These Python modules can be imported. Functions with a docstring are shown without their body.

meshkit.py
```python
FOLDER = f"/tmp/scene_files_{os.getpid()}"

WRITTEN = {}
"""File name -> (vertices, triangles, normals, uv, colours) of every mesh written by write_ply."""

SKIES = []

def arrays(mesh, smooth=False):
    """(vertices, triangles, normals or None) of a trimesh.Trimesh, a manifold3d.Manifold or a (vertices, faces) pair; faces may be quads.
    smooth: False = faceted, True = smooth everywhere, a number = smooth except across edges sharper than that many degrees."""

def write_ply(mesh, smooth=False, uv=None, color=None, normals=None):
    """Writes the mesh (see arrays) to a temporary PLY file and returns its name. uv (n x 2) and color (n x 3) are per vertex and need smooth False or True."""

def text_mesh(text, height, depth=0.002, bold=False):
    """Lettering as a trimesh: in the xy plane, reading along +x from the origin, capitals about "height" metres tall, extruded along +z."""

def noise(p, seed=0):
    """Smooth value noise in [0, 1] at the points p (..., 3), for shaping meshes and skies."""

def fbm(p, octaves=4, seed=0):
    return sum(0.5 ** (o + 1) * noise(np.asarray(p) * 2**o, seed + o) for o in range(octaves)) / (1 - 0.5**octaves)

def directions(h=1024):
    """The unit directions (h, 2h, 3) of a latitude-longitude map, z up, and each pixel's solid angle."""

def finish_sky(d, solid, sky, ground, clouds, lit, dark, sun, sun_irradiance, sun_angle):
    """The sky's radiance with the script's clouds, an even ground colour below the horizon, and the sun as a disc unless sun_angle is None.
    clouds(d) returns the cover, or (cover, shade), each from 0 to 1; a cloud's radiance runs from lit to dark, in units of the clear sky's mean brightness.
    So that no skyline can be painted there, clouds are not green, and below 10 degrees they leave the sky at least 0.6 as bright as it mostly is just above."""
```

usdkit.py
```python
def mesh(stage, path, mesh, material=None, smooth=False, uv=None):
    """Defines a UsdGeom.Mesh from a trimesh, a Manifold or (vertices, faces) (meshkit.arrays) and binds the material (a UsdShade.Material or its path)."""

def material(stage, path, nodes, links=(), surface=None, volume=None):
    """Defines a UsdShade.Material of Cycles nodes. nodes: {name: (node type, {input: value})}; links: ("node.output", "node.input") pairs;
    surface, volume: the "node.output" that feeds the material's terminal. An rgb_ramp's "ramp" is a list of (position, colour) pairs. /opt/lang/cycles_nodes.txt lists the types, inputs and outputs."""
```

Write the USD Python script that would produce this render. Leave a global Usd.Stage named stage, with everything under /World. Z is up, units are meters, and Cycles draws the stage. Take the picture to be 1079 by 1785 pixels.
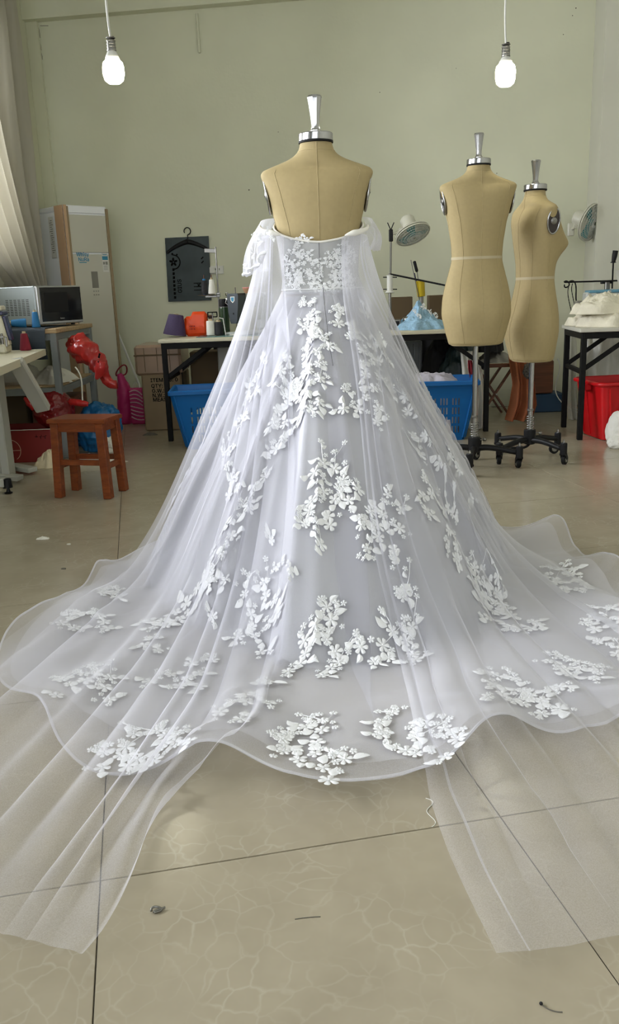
import math, numpy as np, trimesh, manifold3d, usdkit, meshkit
from pxr import Usd, UsdGeom, UsdLux, UsdShade, Gf, Sdf
from shapely.geometry import Polygon, Point
from shapely.geometry import box as sbox
from shapely import affinity
from scipy.interpolate import CubicSpline, PchipInterpolator
from scipy.spatial.transform import Rotation as Rot

stage = Usd.Stage.CreateInMemory()
UsdGeom.SetStageUpAxis(stage, 'Z')
UsdGeom.Xform.Define(stage, '/World')
UsdGeom.Scope.Define(stage, '/World/Looks')
pi = math.pi

# ------------------------------------------------------------------ camera
IW, IH, FPX, PITCH, ROLL, EYE = 1079, 1785, 1474.1, 0.25566, -0.03663, 1.056
_f = np.array([0, math.cos(PITCH), -math.sin(PITCH)]); _r = np.array([1., 0, 0]); _u = np.array([0, math.sin(PITCH), math.cos(PITCH)])
CR = _r*math.cos(ROLL)+_u*math.sin(ROLL); CU = -_r*math.sin(ROLL)+_u*math.cos(ROLL)
cam = UsdGeom.Camera.Define(stage, '/World/camera')
M = Gf.Matrix4d(*CR, 0, *CU, 0, *(-_f), 0, 0, 0, EYE, 1)
cam.AddTransformOp().Set(M)
cam.CreateHorizontalApertureAttr(36.0); cam.CreateVerticalApertureAttr(36.0*IH/IW)
cam.CreateFocalLengthAttr(36.0*FPX/IW); cam.CreateClippingRangeAttr((0.05, 200))
cam.CreateExposureAttr(0.92)

def _ray(px, py):
    return _f+CR*(px-IW/2)/FPX-CU*(py-IH/2)/FPX
def on(px, py, z=0.0):            # the place at height z that the photograph shows at (px, py)
    d = _ray(px, py); return np.array([0, 0, EYE])+d*((z-EYE)/d[2])
def at(px, py, Y):                # the place at distance Y into the room
    d = _ray(px, py); return np.array([0, 0, EYE])+d*(Y/d[1])

# ------------------------------------------------------------------ sky and daylight
def mat(name, nodes, links=(), surface='p.BSDF'):
    return usdkit.material(stage, '/World/Looks/'+name, nodes, links, surface)
sky = UsdLux.DomeLight.Define(stage, '/World/sky')
sky.CreateIntensityAttr(0.7); sky.CreateColorAttr(Gf.Vec3f(0.93, 0.94, 1.0))

WA = math.radians(-8.0)                                   # the room's own axes
WX = np.array([math.cos(WA), math.sin(WA), 0]); WY = np.array([-math.sin(WA), math.cos(WA), 0])
R0 = np.array([-2.27, 8.1, 0])                            # back left corner
def room(u, v, z=0.0):                                    # u along the back wall, v towards the camera
    return R0+WX*u-WY*v+np.array([0, 0, z])
ROOMW, ROOML, ROOMH = 6.6, 12.0, 3.95

def rect_light(name, c, facing, w, h, power, color):
    L = UsdLux.RectLight.Define(stage, '/World/'+name)
    L.CreateWidthAttr(w); L.CreateHeightAttr(h); L.CreateIntensityAttr(power); L.CreateColorAttr(Gf.Vec3f(*color))
    z = -np.asarray(facing, float); z /= np.linalg.norm(z)
    x = np.cross([0, 0, 1], z); x /= np.linalg.norm(x); y = np.cross(z, x)
    L.AddTransformOp().Set(Gf.Matrix4d(*x, 0, *y, 0, *z, 0, *c, 1))
DAY = (0.97, 0.95, 1.0)
for n, v0, v1, e in (('window_daylight', 1.0, 3.4, 11.0), ('window_daylight_001', 4.6, 7.4, 8.0), ('window_daylight_002', 8.0, 11.0, 7.0)):
    rect_light(n, room(-0.34, (v0+v1)/2, 2.2), WX, v1-v0-.1, 1.7, e, DAY)
rect_light('window_daylight_003', room(3.2, ROOML+.3, 2.0), WY, 4.6, 2.2, 1.0, DAY)

# ------------------------------------------------------------------ materials
def pbr(name, c, rough=0.5, metal=0.0, noise=None, bump=None, **kw):
    """noise = (scale, amount): a little uneven colour; bump = (scale, strength)"""
    p = {'base_color': c, 'roughness': rough, 'metallic': metal}; p.update(kw)
    nodes, links = {'p': ('principled_bsdf', p)}, []
    if noise or bump:
        nodes['t'] = ('texture_coordinate', {})
    if noise:
        nodes['n'] = ('noise_texture', {'scale': noise[0], 'detail': 4.0})
        lo, hi = [x*(1-noise[1]) for x in c], [min(1, x*(1+noise[1])) for x in c]
        nodes['r'] = ('rgb_ramp', {'ramp': [(0.3, lo), (0.7, hi)]})
        links += [('t.object', 'n.vector'), ('n.fac', 'r.fac'), ('r.color', 'p.base_color')]
    if bump:
        nodes['bn'] = ('noise_texture', {'scale': bump[0], 'detail': 3.0})
        nodes['b'] = ('bump', {'strength': bump[1], 'distance': 0.01})
        links += [('t.object', 'bn.vector'), ('bn.fac', 'b.height'), ('b.normal', 'p.normal')]
    return mat(name, nodes, links)

def tulle(name, c, tau, glow=0.45, scale=420.0, gathered=False):
    """sheer net: the steeper one looks along it, the more thread one meets"""
    return mat(name, {
        'lw': ('layer_weight', {'blend': 0.5}),
        'cs': ('math', {'math_type': 'subtract', 'value1': 1.06}),
        'dv': ('math', {'math_type': 'divide', 'value1': -tau}),
        't': ('texture_coordinate', {}), 'n': ('noise_texture', {'scale': scale, 'detail': 1.0}),
        'mr': ('map_range', {'from_min': .3, 'from_max': .7, 'to_min': .75, 'to_max': 1.25}),
        'ml': ('math', {'math_type': 'multiply'}),
        'ex': ('math', {'math_type': 'exponent'}),
        'al': ('math', {'math_type': 'subtract', 'value1': 1.0, 'use_clamp': True}),
        **({'ga': ('attribute', {'attribute': 'gather'}), 'gm': ('math', {'math_type': 'multiply', 'value2': -tau})} if gathered else {}),
        'd': ('diffuse_bsdf', {'color': c}), 'tl': ('translucent_bsdf', {'color': c}),
        'm1': ('mix_closure', {'fac': glow}), 'tr': ('transparent_bsdf', {'color': (1, 1, 1)}), 'm2': ('mix_closure', {})},
        ([('ga.fac', 'gm.value1'), ('gm.value', 'dv.value1')] if gathered else [])+[('lw.facing', 'cs.value2'), ('cs.value', 'dv.value2'), ('t.object', 'n.vector'), ('n.fac', 'mr.value'), ('dv.value', 'ml.value1'), ('mr.result', 'ml.value2'),
         ('ml.value', 'ex.value1'), ('ex.value', 'al.value2'), ('d.BSDF', 'm1.closure1'), ('tl.BSDF', 'm1.closure2'), ('al.value', 'm2.fac'),
         ('tr.BSDF', 'm2.closure1'), ('m1.closure', 'm2.closure2')], 'm2.closure')

def tile_mat():
    return mat('porcelain_tile', {
        'o': ('object_info', {}), 'g': ('geometry', {}), 'sc': ('math', {'math_type': 'multiply', 'value2': 37.0}),
        'ps': ('vector_math', {'math_type': 'add'}),
        'w': ('noise_texture', {'scale': 5.0, 'detail': 4.0}),
        'ad': ('mix', {'mix_type': 'linear_light', 'fac': 0.085}),
        'v': ('voronoi_texture', {'feature': 'distance_to_edge', 'scale': 20.0}),
        'vr': ('rgb_ramp', {'ramp': [(0.0, (1, 1, 1)), (0.02, (.6, .6, .6)), (0.07, (0, 0, 0))]}),
        'm': ('noise_texture', {'scale': 6.0, 'detail': 3.0}),
        'mr': ('map_range', {'from_min': .42, 'from_max': .68, 'to_min': 0, 'to_max': .6, 'clamp': True}),
        'mm': ('math', {'math_type': 'multiply'}),
        'c': ('noise_texture', {'scale': 9.0, 'detail': 5.0}),
        'cr': ('rgb_ramp', {'ramp': [(0.3, (0.33, 0.288, 0.208)), (0.7, (0.38, 0.335, 0.245))]}),
        'mx': ('mix', {'color2': (0.47, 0.43, 0.335)}),
        'p': ('principled_bsdf', {'roughness': 0.22, 'specular_ior_level': 0.5})},
        [('o.random', 'sc.value1'), ('g.position', 'ps.vector1'), ('sc.value', 'ps.vector2'), ('ps.vector', 'w.vector'), ('ps.vector', 'ad.color1'), ('w.color', 'ad.color2'),
         ('ad.color', 'v.vector'), ('v.distance', 'vr.fac'), ('ps.vector', 'm.vector'), ('m.fac', 'mr.value'), ('mr.result', 'mm.value1'), ('vr.color', 'mm.value2'),
         ('mm.value', 'mx.fac'), ('ps.vector', 'c.vector'), ('c.fac', 'cr.fac'), ('cr.color', 'mx.color1'), ('mx.color', 'p.base_color')])

K = {
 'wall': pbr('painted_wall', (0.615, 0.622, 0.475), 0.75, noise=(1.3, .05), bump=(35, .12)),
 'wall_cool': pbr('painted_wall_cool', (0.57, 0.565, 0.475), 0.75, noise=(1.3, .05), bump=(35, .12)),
 'ceiling': pbr('ceiling_paint', (0.62, 0.62, 0.54), 0.8),
 'grout': pbr('grout', (0.05, 0.042, 0.03), 0.8),
 'tile': tile_mat(),
 'linen': pbr('linen', (0.40, 0.315, 0.155), 0.8, noise=(60, .03), bump=(900, .06)),
 'seam': pbr('seam_thread', (0.46, 0.37, 0.20), 0.8),
 'tape': pbr('cotton_tape', (0.50, 0.43, 0.28), 0.8),
 'dark_plate': pbr('dark_plate', (0.022, 0.012, 0.011), 0.22, 0.0, specular_ior_level=0.6),
 'chrome': pbr('chrome', (0.42, 0.42, 0.42), 0.2, 1.0),
 'steel': pbr('brushed_steel', (0.26, 0.255, 0.24), 0.35, 1.0),
 'black': pbr('black_plastic', (0.010, 0.010, 0.011), 0.45, specular_ior_level=0.2),
 'rubber': pbr('rubber', (0.010, 0.010, 0.010), 0.7, specular_ior_level=0.2),
 'satin': pbr('satin_lining', (0.48, 0.485, 0.49), 0.6),
 'lace': pbr('lace_thread', (0.93, 0.94, 0.96), 0.45, bump=(700, .35)),
 'ivory': pbr('ivory_binding', (0.86, 0.84, 0.78), 0.55),
 'overlay': tulle('skirt_tulle', (0.90, 0.90, 0.96), 0.36),
 'underlay': tulle('under_tulle', (0.88, 0.88, 0.93), 0.50),
 'veil': tulle('cape_tulle', (0.93, 0.93, 1.0), 0.17, gathered=True),
}

# ------------------------------------------------------------------ scene graph helpers
_used = {}
def _path(parent, name):
    k = (parent, name); n = _used.get(k, -1)+1; _used[k] = n
    return parent+'/'+name+('_%03d' % n if n else '')
def _arr(m):
    if hasattr(m, 'to_mesh'):
        q = m.to_mesh(); return np.array(q.vert_properties[:, :3], float), np.array(q.tri_verts)
    if isinstance(m, (tuple, list)):
        v, f = np.asarray(m[0], float), np.asarray(m[1], int)
        if f.shape[1] == 4: f = np.vstack([f[:, [0, 1, 2]], f[:, [0, 2, 3]]])
        return v, f
    return np.array(m.vertices, float), np.array(m.faces)
def join(*ms):
    V, F, n = [], [], 0
    for m in ms:
        v, f = _arr(m); V.append(v); F.append(f+n); n += len(v)
    return np.vstack(V), np.vstack(F)
def tf(m, loc=(0, 0, 0), rz=0, rx=0, ry=0, s=1):
    v, f = _arr(m); v = v*s
    v = v@Rot.from_euler('xyz', [rx, ry, rz]).as_matrix().T
    return v+np.asarray(loc), f

class Thing:
    """One top-level object. Parts are given in the thing's own frame (loc, rz) or, with loc None, in the room's."""
    def __init__(s, name, label, cat, loc=None, rz=0.0, group=None, kind=None):
        s.name, s.label, s.cat, s.loc, s.rz, s.group, s.kind, s.parts = name, label, cat, loc, rz, group, kind, []; s.gather = {}
    def add(s, name, m, material, smooth=35, sub=None, label=None, kind=None, gather=None):
        s.parts.append((name, _arr(m), material, smooth, sub, label, kind)); s.gather[len(s.parts)-1] = gather; return len(s.parts)-1
    def done(s, single=False):
        path = s.path = _path('/World', s.name)
        base = np.zeros(3)
        if s.loc is None:
            lo = np.min([p[1][0].min(0) for p in s.parts], 0); hi = np.max([p[1][0].max(0) for p in s.parts], 0)
            base = np.array([(lo[0]+hi[0])/2, (lo[1]+hi[1])/2, lo[2]])
        loc = base if s.loc is None else np.asarray(s.loc, float)
        if single and len(s.parts) == 1:
            n, (v, f), m, sm, *_ = s.parts[0]
            x = usdkit.mesh(stage, path, (v-base, f), K[m] if isinstance(m, str) else m, sm)
        else:
            x = UsdGeom.Xform.Define(stage, path)
        x.AddTranslateOp().Set(Gf.Vec3d(*map(float, loc)))
        if s.rz: x.AddRotateZOp().Set(math.degrees(s.rz))
        set_data(x.GetPrim(), s.label, s.cat, s.group, s.kind)
        if not (single and len(s.parts) == 1):
            paths = []
            for i_, (n, (v, f), m, sm, sub, lab, kd) in enumerate(s.parts):
                q = _path(path if sub is None else paths[sub], n); paths.append(q)
                o = usdkit.mesh(stage, q, (v-base, f), K[m] if isinstance(m, str) else m, sm)
                if s.gather[i_] is not None: UsdGeom.PrimvarsAPI(o).CreatePrimvar('gather', Sdf.ValueTypeNames.FloatArray, 'vertex').Set([float(x) for x in s.gather[i_]])
                if lab: o.GetPrim().SetCustomDataByKey('label', lab)
                if kd: o.GetPrim().SetCustomDataByKey('kind', kd)
        return s
def set_data(p, label=None, cat=None, group=None, kind=None):
    for k, v in (('label', label), ('category', cat), ('group', group), ('kind', kind)):
        if v: p.SetCustomDataByKey(k, v)
def copy(src, label, loc, rz=0.0, group=None):
    x = UsdGeom.Xform.Define(stage, _path('/World', src.name))
    x.AddTranslateOp().Set(Gf.Vec3d(*map(float, loc))); x.AddRotateZOp().Set(math.degrees(rz))
    x.GetPrim().GetReferences().AddInternalReference(src.path); x.GetPrim().SetInstanceable(True)
    set_data(x.GetPrim(), label, src.cat, group or src.group)
    return x
def single(name, m, material, label, cat, smooth=35, group=None, kind=None):
    t = Thing(name, label, cat, None, 0, group, kind); t.add('x', m, material, smooth); return t.done(True)
def struct(name, m, material, smooth=False, parent=None):
    path = _path(parent or '/World', name); o = usdkit.mesh(stage, path, _arr(m), K[material] if isinstance(material, str) else material, smooth)
    if parent is None: set_data(o.GetPrim(), kind='structure')
    return path

# ------------------------------------------------------------------ shapes
def bx(sx, sy, sz, c=(0, 0, 0), b=0.003):
    """box with chamfered edges, centred on c"""
    h = np.array([sx, sy, sz])/2; b = min(b, h.min()*.45)
    pts = [np.array([i*(h[0]-(k != 0)*b), j*(h[1]-(k != 1)*b), l*(h[2]-(k != 2)*b)]) for i in (-1, 1) for j in (-1, 1) for l in (-1, 1) for k in range(3)]
    m = trimesh.convex.convex_hull(np.array(pts)); v, f = _arr(m); return v+np.asarray(c, float), f
def bz(sx, sy, sz, c=(0, 0, 0), b=0.003):     # box standing on c
    return bx(sx, sy, sz, (c[0], c[1], c[2]+sz/2), b)
def lathe(prof, n=32, loc=(0, 0, 0), sx=1, sy=1):
    """closed solid of revolution from (r, z) points"""
    P = [(max(r, 0), z) for r, z in prof]; a = np.arange(n)*2*pi/n
    v = np.vstack([np.stack([r*np.cos(a)*sx, r*np.sin(a)*sy, np.full(n, z)], 1) for r, z in P]); f = []
    for j in range(len(P)-1):
        for i in range(n):
            k = (i+1) % n; f.append([j*n+i, j*n+k, (j+1)*n+k, (j+1)*n+i])
    f = np.array(f); F = np.vstack([f[:, [0, 1, 2]], f[:, [0, 2, 3]]]); m = len(v)
    v = np.vstack([v, [0, 0, P[0][1]], [0, 0, P[-1][1]]]); i = np.arange(n); k = (i+1) % n; L = (len(P)-1)*n
    F = np.vstack([F, np.stack([k, i, np.full(n, m)], 1), np.stack([L+i, L+k, np.full(n, m+1)], 1)])
    return v+np.asarray(loc), F
def cyl(r, h, loc=(0, 0, 0), n=24, b=0.002):
    b = min(b, r*.4, h*.4); return lathe([(r-b, 0), (r, b), (r, h-b), (r-b, h)], n, loc)
def tube(pts, r, n=8, closed=False):
    P = np.asarray(pts, float); m = len(P); R = np.broadcast_to(np.asarray(r, float), (m,))
    T = np.gradient(P, axis=0) if not closed else np.roll(P, -1, 0)-np.roll(P, 1, 0)
    T /= np.maximum(np.linalg.norm(T, axis=1, keepdims=True), 1e-9)
    u = np.cross(T[0], [0, 0, 1.]); u = np.cross(T[0], [1., 0, 0]) if np.linalg.norm(u) < 1e-3 else u
    a = np.arange(n)*2*pi/n; V = []
    for i in range(m):
        u = u-T[i]*(u@T[i]); u /= np.linalg.norm(u); w = np.cross(T[i], u)
        V.append(P[i]+R[i]*(np.cos(a)[:, None]*u+np.sin(a)[:, None]*w))
    V = np.vstack(V); F = []
    for j in range(m if closed else m-1):
        for i in range(n):
            k = (i+1) % n; J = (j+1) % m; F.append([j*n+i, j*n+k, J*n+k, J*n+i])
    F = np.array(F); F = np.vstack([F[:, [0, 1, 2]], F[:, [0, 2, 3]]])
    if not closed:
        c = len(V); V = np.vstack([V, P[0], P[-1]]); i = np.arange(n); k = (i+1) % n; L = (m-1)*n
        F = np.vstack([F, np.stack([k, i, np.full(n, c)], 1), np.stack([L+i, L+k, np.full(n, c+1)], 1)])
    return V, F
def bar(a, b, w, d=None, up=(0, 0, 1), bev=0.002):
    """square bar from a to b"""
    a, b = np.asarray(a, float), np.asarray(b, float); t = b-a; L = np.linalg.norm(t); t /= L
    x = np.cross(t, up); x = x/np.linalg.norm(x) if np.linalg.norm(x) > 1e-4 else np.array([1., 0, 0]); y = np.cross(t, x)
    v, f = bx(w, d or w, L, (0, 0, 0), bev); R = np.stack([x, y, t]); return v@R+(a+b)/2, f[:, ::-1] if np.linalg.det(R) < 0 else f
def spline(pts, n=40):
    P = np.asarray(pts, float); t = np.r_[0, np.cumsum(np.linalg.norm(np.diff(P, axis=0), axis=1))]
    return CubicSpline(t, P)(np.linspace(0, t[-1], n))
def slab(poly, t, z0=0.0):
    """shapely polygon raised from z0 to z0+t"""
    g = [poly] if poly.geom_type == 'Polygon' else list(poly.geoms)
    v, f = join(*[trimesh.creation.extrude_polygon(q, t, engine='earcut') for q in g]); v[:, 2] += z0; return v, f
def plate(poly, t, o, x, y):
    """polygon in the plane (o, x, y), thickness t along x cross y"""
    v, f = slab(poly, t); x, y = np.asarray(x, float), np.asarray(y, float); return np.asarray(o)+v[:, :1]*x+v[:, 1:2]*y+v[:, 2:]*np.cross(x, y), f
def word(text, h, o, x, y, bold=False, t=0.0008):
    v, f = _arr(meshkit.text_mesh(text, h, t, bold)); x, y = np.asarray(x, float), np.asarray(y, float)
    return np.asarray(o)+v[:, :1]*x+v[:, 1:2]*y+v[:, 2:]*np.cross(x, y), f
def grid(P, closed=False):
    """sheet from an (n, m, 3) array"""
    n, m = P.shape[:2]; I = np.arange(n*m).reshape(n, m)
    if closed: I = np.vstack([I, I[:1]])
    a, b, c, d = I[:-1, :-1], I[1:, :-1], I[1:, 1:], I[:-1, 1:]
    return P.reshape(-1, 3), np.vstack([np.stack([a, b, c], -1).reshape(-1, 3), np.stack([a, c, d], -1).reshape(-1, 3)])
def thick(P, t):
    """sheet (n, m, 3) given a thickness t"""
    dx = np.gradient(P, axis=0); dy = np.gradient(P, axis=1); N = np.cross(dx, dy); N /= np.maximum(np.linalg.norm(N, axis=2, keepdims=True), 1e-9)
    A, B = P+N*t/2, P-N*t/2; n, m = P.shape[:2]; v = np.vstack([A.reshape(-1, 3), B.reshape(-1, 3)])
    _, f = grid(A); F = [f, f[:, ::-1]+n*m]; I = np.arange(n*m).reshape(n, m)
    for e in (I[0], I[:, -1], I[-1][::-1], I[:, 0][::-1]):
        a, b = e[:-1], e[1:]; F += [np.stack([b, a, a+n*m], 1), np.stack([b, a+n*m, b+n*m], 1)]
    return v, np.vstack(F)
def blob(c, s, seed, rough=.25, freq=3.0, sub=4, ridge=True, flat=True, rz=0):
    """crumpled soft lump of half size s resting on its underside"""
    m = trimesh.creation.icosphere(sub); v, f = _arr(m); p = v*freq+seed*7.3
    n = meshkit.fbm(p, 4, seed); r = 1-np.abs(2*meshkit.fbm(p*1.3+9, 3, seed+5)-1) if ridge else n
    v = v*(1+rough*(n-.5)*1.3+rough*(r-.75)*1.1)[:, None]*np.asarray(s)
    if flat:
        zb = -np.asarray(s)[2]*.72; v[:, 2] = np.where(v[:, 2] < zb, zb+(v[:, 2]-zb)*.05, v[:, 2])
    v = v@Rot.from_euler('z', rz).as_matrix().T; v[:, 2] -= v[:, 2].min(); return v+np.asarray(c), f
def heap(c, rx, ry, h, seed, n=44, freq=9.0, amp=.35, power=1.3, peak=(0, 0), rz=0, sq=2.0, shape=None):
    """heap of cloth: a disc raised to a crumpled mound, closed underneath"""
    a = np.linspace(0, 2*pi, n*2, endpoint=False); r = np.linspace(0, 1, n)
    A, R_ = np.meshgrid(a, r, indexing='ij'); edge = 1+.10*np.sin(3*A+seed)+.07*np.sin(7*A+2*seed)+.04*np.sin(13*A+seed)
    ca, sa = np.cos(A), np.sin(A); k = (np.abs(ca)**sq+np.abs(sa)**sq)**(-1/sq)
    X, Y = ca*k*R_*edge+peak[0]*(1-R_), sa*k*R_*edge+peak[1]*(1-R_)
    q = np.stack([X*rx, Y*ry, np.zeros_like(X)], -1)*freq; nz = meshkit.fbm(q+seed*3.1, 4, seed); rd = 1-np.abs(2*meshkit.fbm(q*1.5+seed, 3, seed+3)-1)
    Z = h*((1-R_**2)**power if shape is None else shape(R_))*(1-amp+amp*1.4*nz)+h*amp*.5*(rd-.6)*(1-R_**3)
    Z = np.maximum(Z, 0.004)*np.minimum(1, (1-R_)*14)+.0
    P = np.stack([X*rx, Y*ry, Z], -1); v, f = grid(P, True); b = len(v)
    v = np.vstack([v, [[0, 0, 0]]]); I = np.arange(n*2*n).reshape(n*2, n)[:, -1]; f = np.vstack([f, np.stack([np.roll(I, -1), I, np.full(n*2, b)], 1)])
    v = v@Rot.from_euler('z', rz).as_matrix().T; return v+np.asarray(c), f

# ------------------------------------------------------------------ the room
TY = 0.19162; TA, TB = np.array([math.cos(TY), math.sin(TY)]), np.array([-math.sin(TY), math.cos(TY)])
TU, TV, TS = -0.1500, 1.4180, 0.8
foot = Polygon([room(u, v)[:2] for u, v in ((0, 0), (ROOMW, 0), (ROOMW, ROOML), (0, ROOML))])
fl = Polygon([room(u, v)[:2] for u, v in ((-.3, -.3), (ROOMW+.3, -.3), (ROOMW+.3, ROOML+.3), (-.3, ROOML+.3))])
floor_path = struct('floor', slab(fl, .1, -.1025), 'grout')
for i in range(-9, 9):
    for j in range(-12, 12):
        g = .0011
        c = [(TU+(i+a)*TS+(g if a == 0 else -g), TV+(j+b)*TS+(g if b == 0 else -g)) for a, b in ((0, 0), (1, 0), (1, 1), (0, 1))]
        q = Polygon([TA*a+TB*b for a, b in c]).intersection(foot)
        if q.area < .02 or q.geom_type != 'Polygon' or q.centroid.y < -1.6: continue
        top = q.buffer(-.0008)
        v, f = slab(q, .0092, -.01); v2, f2 = slab(top, .0008, -.0008)
        struct('tile', join((v, f), (v2, f2)), 'tile', False, floor_path)

def wallbox(u0, u1, v0, v1, z0, z1):
    v, f = bx(u1-u0, v1-v0, z1-z0, ((u0+u1)/2, (v0+v1)/2, (z0+z1)/2), .002)
    return np.array([room(a, b, c) for a, b, c in v]), f[:, ::-1]
PIER = 4.72
wb_path = struct('wall_back', join(wallbox(-.3, ROOMW+.3, -.25, 0, -.1, ROOMH), wallbox(0, .105, -.01, .035, 0, 3.36)), 'wall')
struct('wall_right', join(wallbox(ROOMW, ROOMW+.25, 0, ROOML, -.1, ROOMH), wallbox(PIER, ROOMW, -.01, .45, 0, ROOMH)), 'wall_cool')
def holed(a, b, holes, fixed, axis):
    out, z0, z1 = [], -.1, ROOMH; at_ = a
    for h0, h1, s0, s1 in holes+[(b, b, 0, 0)]:
        out.append((at_, h0, z0, z1))
        if h1 > h0: out += [(h0, h1, z0, s0), (h0, h1, s1, z1)]
        at_ = h1
    return join(*[wallbox(*((fixed[0], fixed[1], p, q) if axis == 'v' else (p, q, fixed[0], fixed[1])), r, s) for p, q, r, s in out if q > p])
wins = [(1.0, 3.4, 1.36, 3.1), (4.6, 7.4, 1.36, 3.1), (8.0, 11.0, 1.36, 3.1)]
struct('wall_left', holed(0, ROOML, wins, (-.25, 0), 'v'), 'wall')
struct('wall_rear', holed(-.3, ROOMW+.3, [(.9, 5.5, .9, 3.1)], (ROOML, ROOML+.25), 'u'), 'wall_cool')
struct('ceiling', wallbox(-.3, ROOMW+.3, -.3, ROOML+.3, ROOMH, ROOMH+.2), 'ceiling')
struct('trim_1', wallbox(-.0, PIER-.01, -.01, .10, 3.36, ROOMH), 'wall')          # beam under the ceiling

# ------------------------------------------------------------------ dress forms
# z, half width, depth to the front, depth to the back, squareness (of the tallest form, waist at 1.20)
FT = np.array([(.720, .135, .098, .105, 2.0), (.726, .150, .108, .118, 2.0), (.760, .163, .115, .130, 2.0), (.820, .180, .120, .143, 2.05), (.906, .197, .125, .150, 2.1), (.960, .195, .124, .142, 2.1),
               (1.03, .184, .118, .122, 2.1), (1.12, .160, .105, .102, 2.1), (1.20, .142, .098, .092, 2.1), (1.27, .145, .105, .094, 2.1), (1.33, .153, .128, .100, 2.15), (1.39, .162, .150, .108, 2.2),
               (1.44, .175, .138, .112, 2.25), (1.50, .190, .110, .110, 2.3), (1.545, .204, .085, .098, 2.3), (1.575, .2135, .066, .080, 2.3), (1.588, .207, .056, .070, 2.3), (1.600, .180, .054, .068, 2.2),
               (1.614, .140, .056, .068, 2.1), (1.628, .105, .058, .066, 2.0), (1.642, .082, .058, .062, 2.0), (1.660, .067, .056, .058, 2.0), (1.690, .060, .054, .056, 2.0)])
FS = PchipInterpolator(FT[:, 0], FT[:, 1:])
def form_pt(z, th, grow=0.0):
    """point of the form at height z, th = angle from its right hand side (local +x), front = +y"""
    a, f, b, n = np.moveaxis(FS(np.asarray(z, float)), -1, 0)
    c, s = np.cos(th), np.sin(th); d = np.where(s >= 0, f, b)
    k = (np.abs(c)**n+np.abs(s)**n)**(-1/n)
    bust = np.exp(-((z-1.385)/.05)**2)*(np.exp(-((np.mod(th, 2*pi)-1.05)/.33)**2)+np.exp(-((np.mod(th, 2*pi)-2.09)/.33)**2))*.035
    butt = np.exp(-((z-.885)/.07)**2)*(np.exp(-((np.mod(th, 2*pi)-4.25)/.33)**2)+np.exp(-((np.mod(th, 2*pi)-5.17)/.33)**2))*.012
    lean = -.012*np.clip((z-1.45)/.2, 0, 1)
    g = grow
    return np.stack([c*k*(a+g), s*k*(d+g+(bust+butt)*1.0)+lean, z+0*c], -1)
ZR = np.unique(np.r_[np.linspace(.72, .76, 5), np.linspace(.76, 1.56, 60), np.linspace(1.56, 1.69, 26)])
def form_body():
    th = np.linspace(0, 2*pi, 96, endpoint=False); Zg, Tg = np.meshgrid(ZR, th)
    v, f = grid(form_pt(Zg, Tg), True); n = len(v); m = len(ZR); I = np.arange(n).reshape(96, m)
    v = np.vstack([v, [0, 0, .712], [0, 0, 1.70]]); a = I[:, 0]; b = I[:, -1]
    f = np.vstack([f, np.stack([np.roll(a, -1), a, np.full(96, n)], 1)[:, ::-1], np.stack([b, np.roll(b, -1), np.full(96, n+1)], 1)[:, ::-1]])
    return v, f[:, ::-1] if False else f
def form_line(th, z0, z1, n=60, g=.0008):
    z = np.linspace(z0, z1, n); return form_pt(z, np.interp(z, [z0, z1], th) if np.ndim(th) else np.full(n, th), g)
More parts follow.
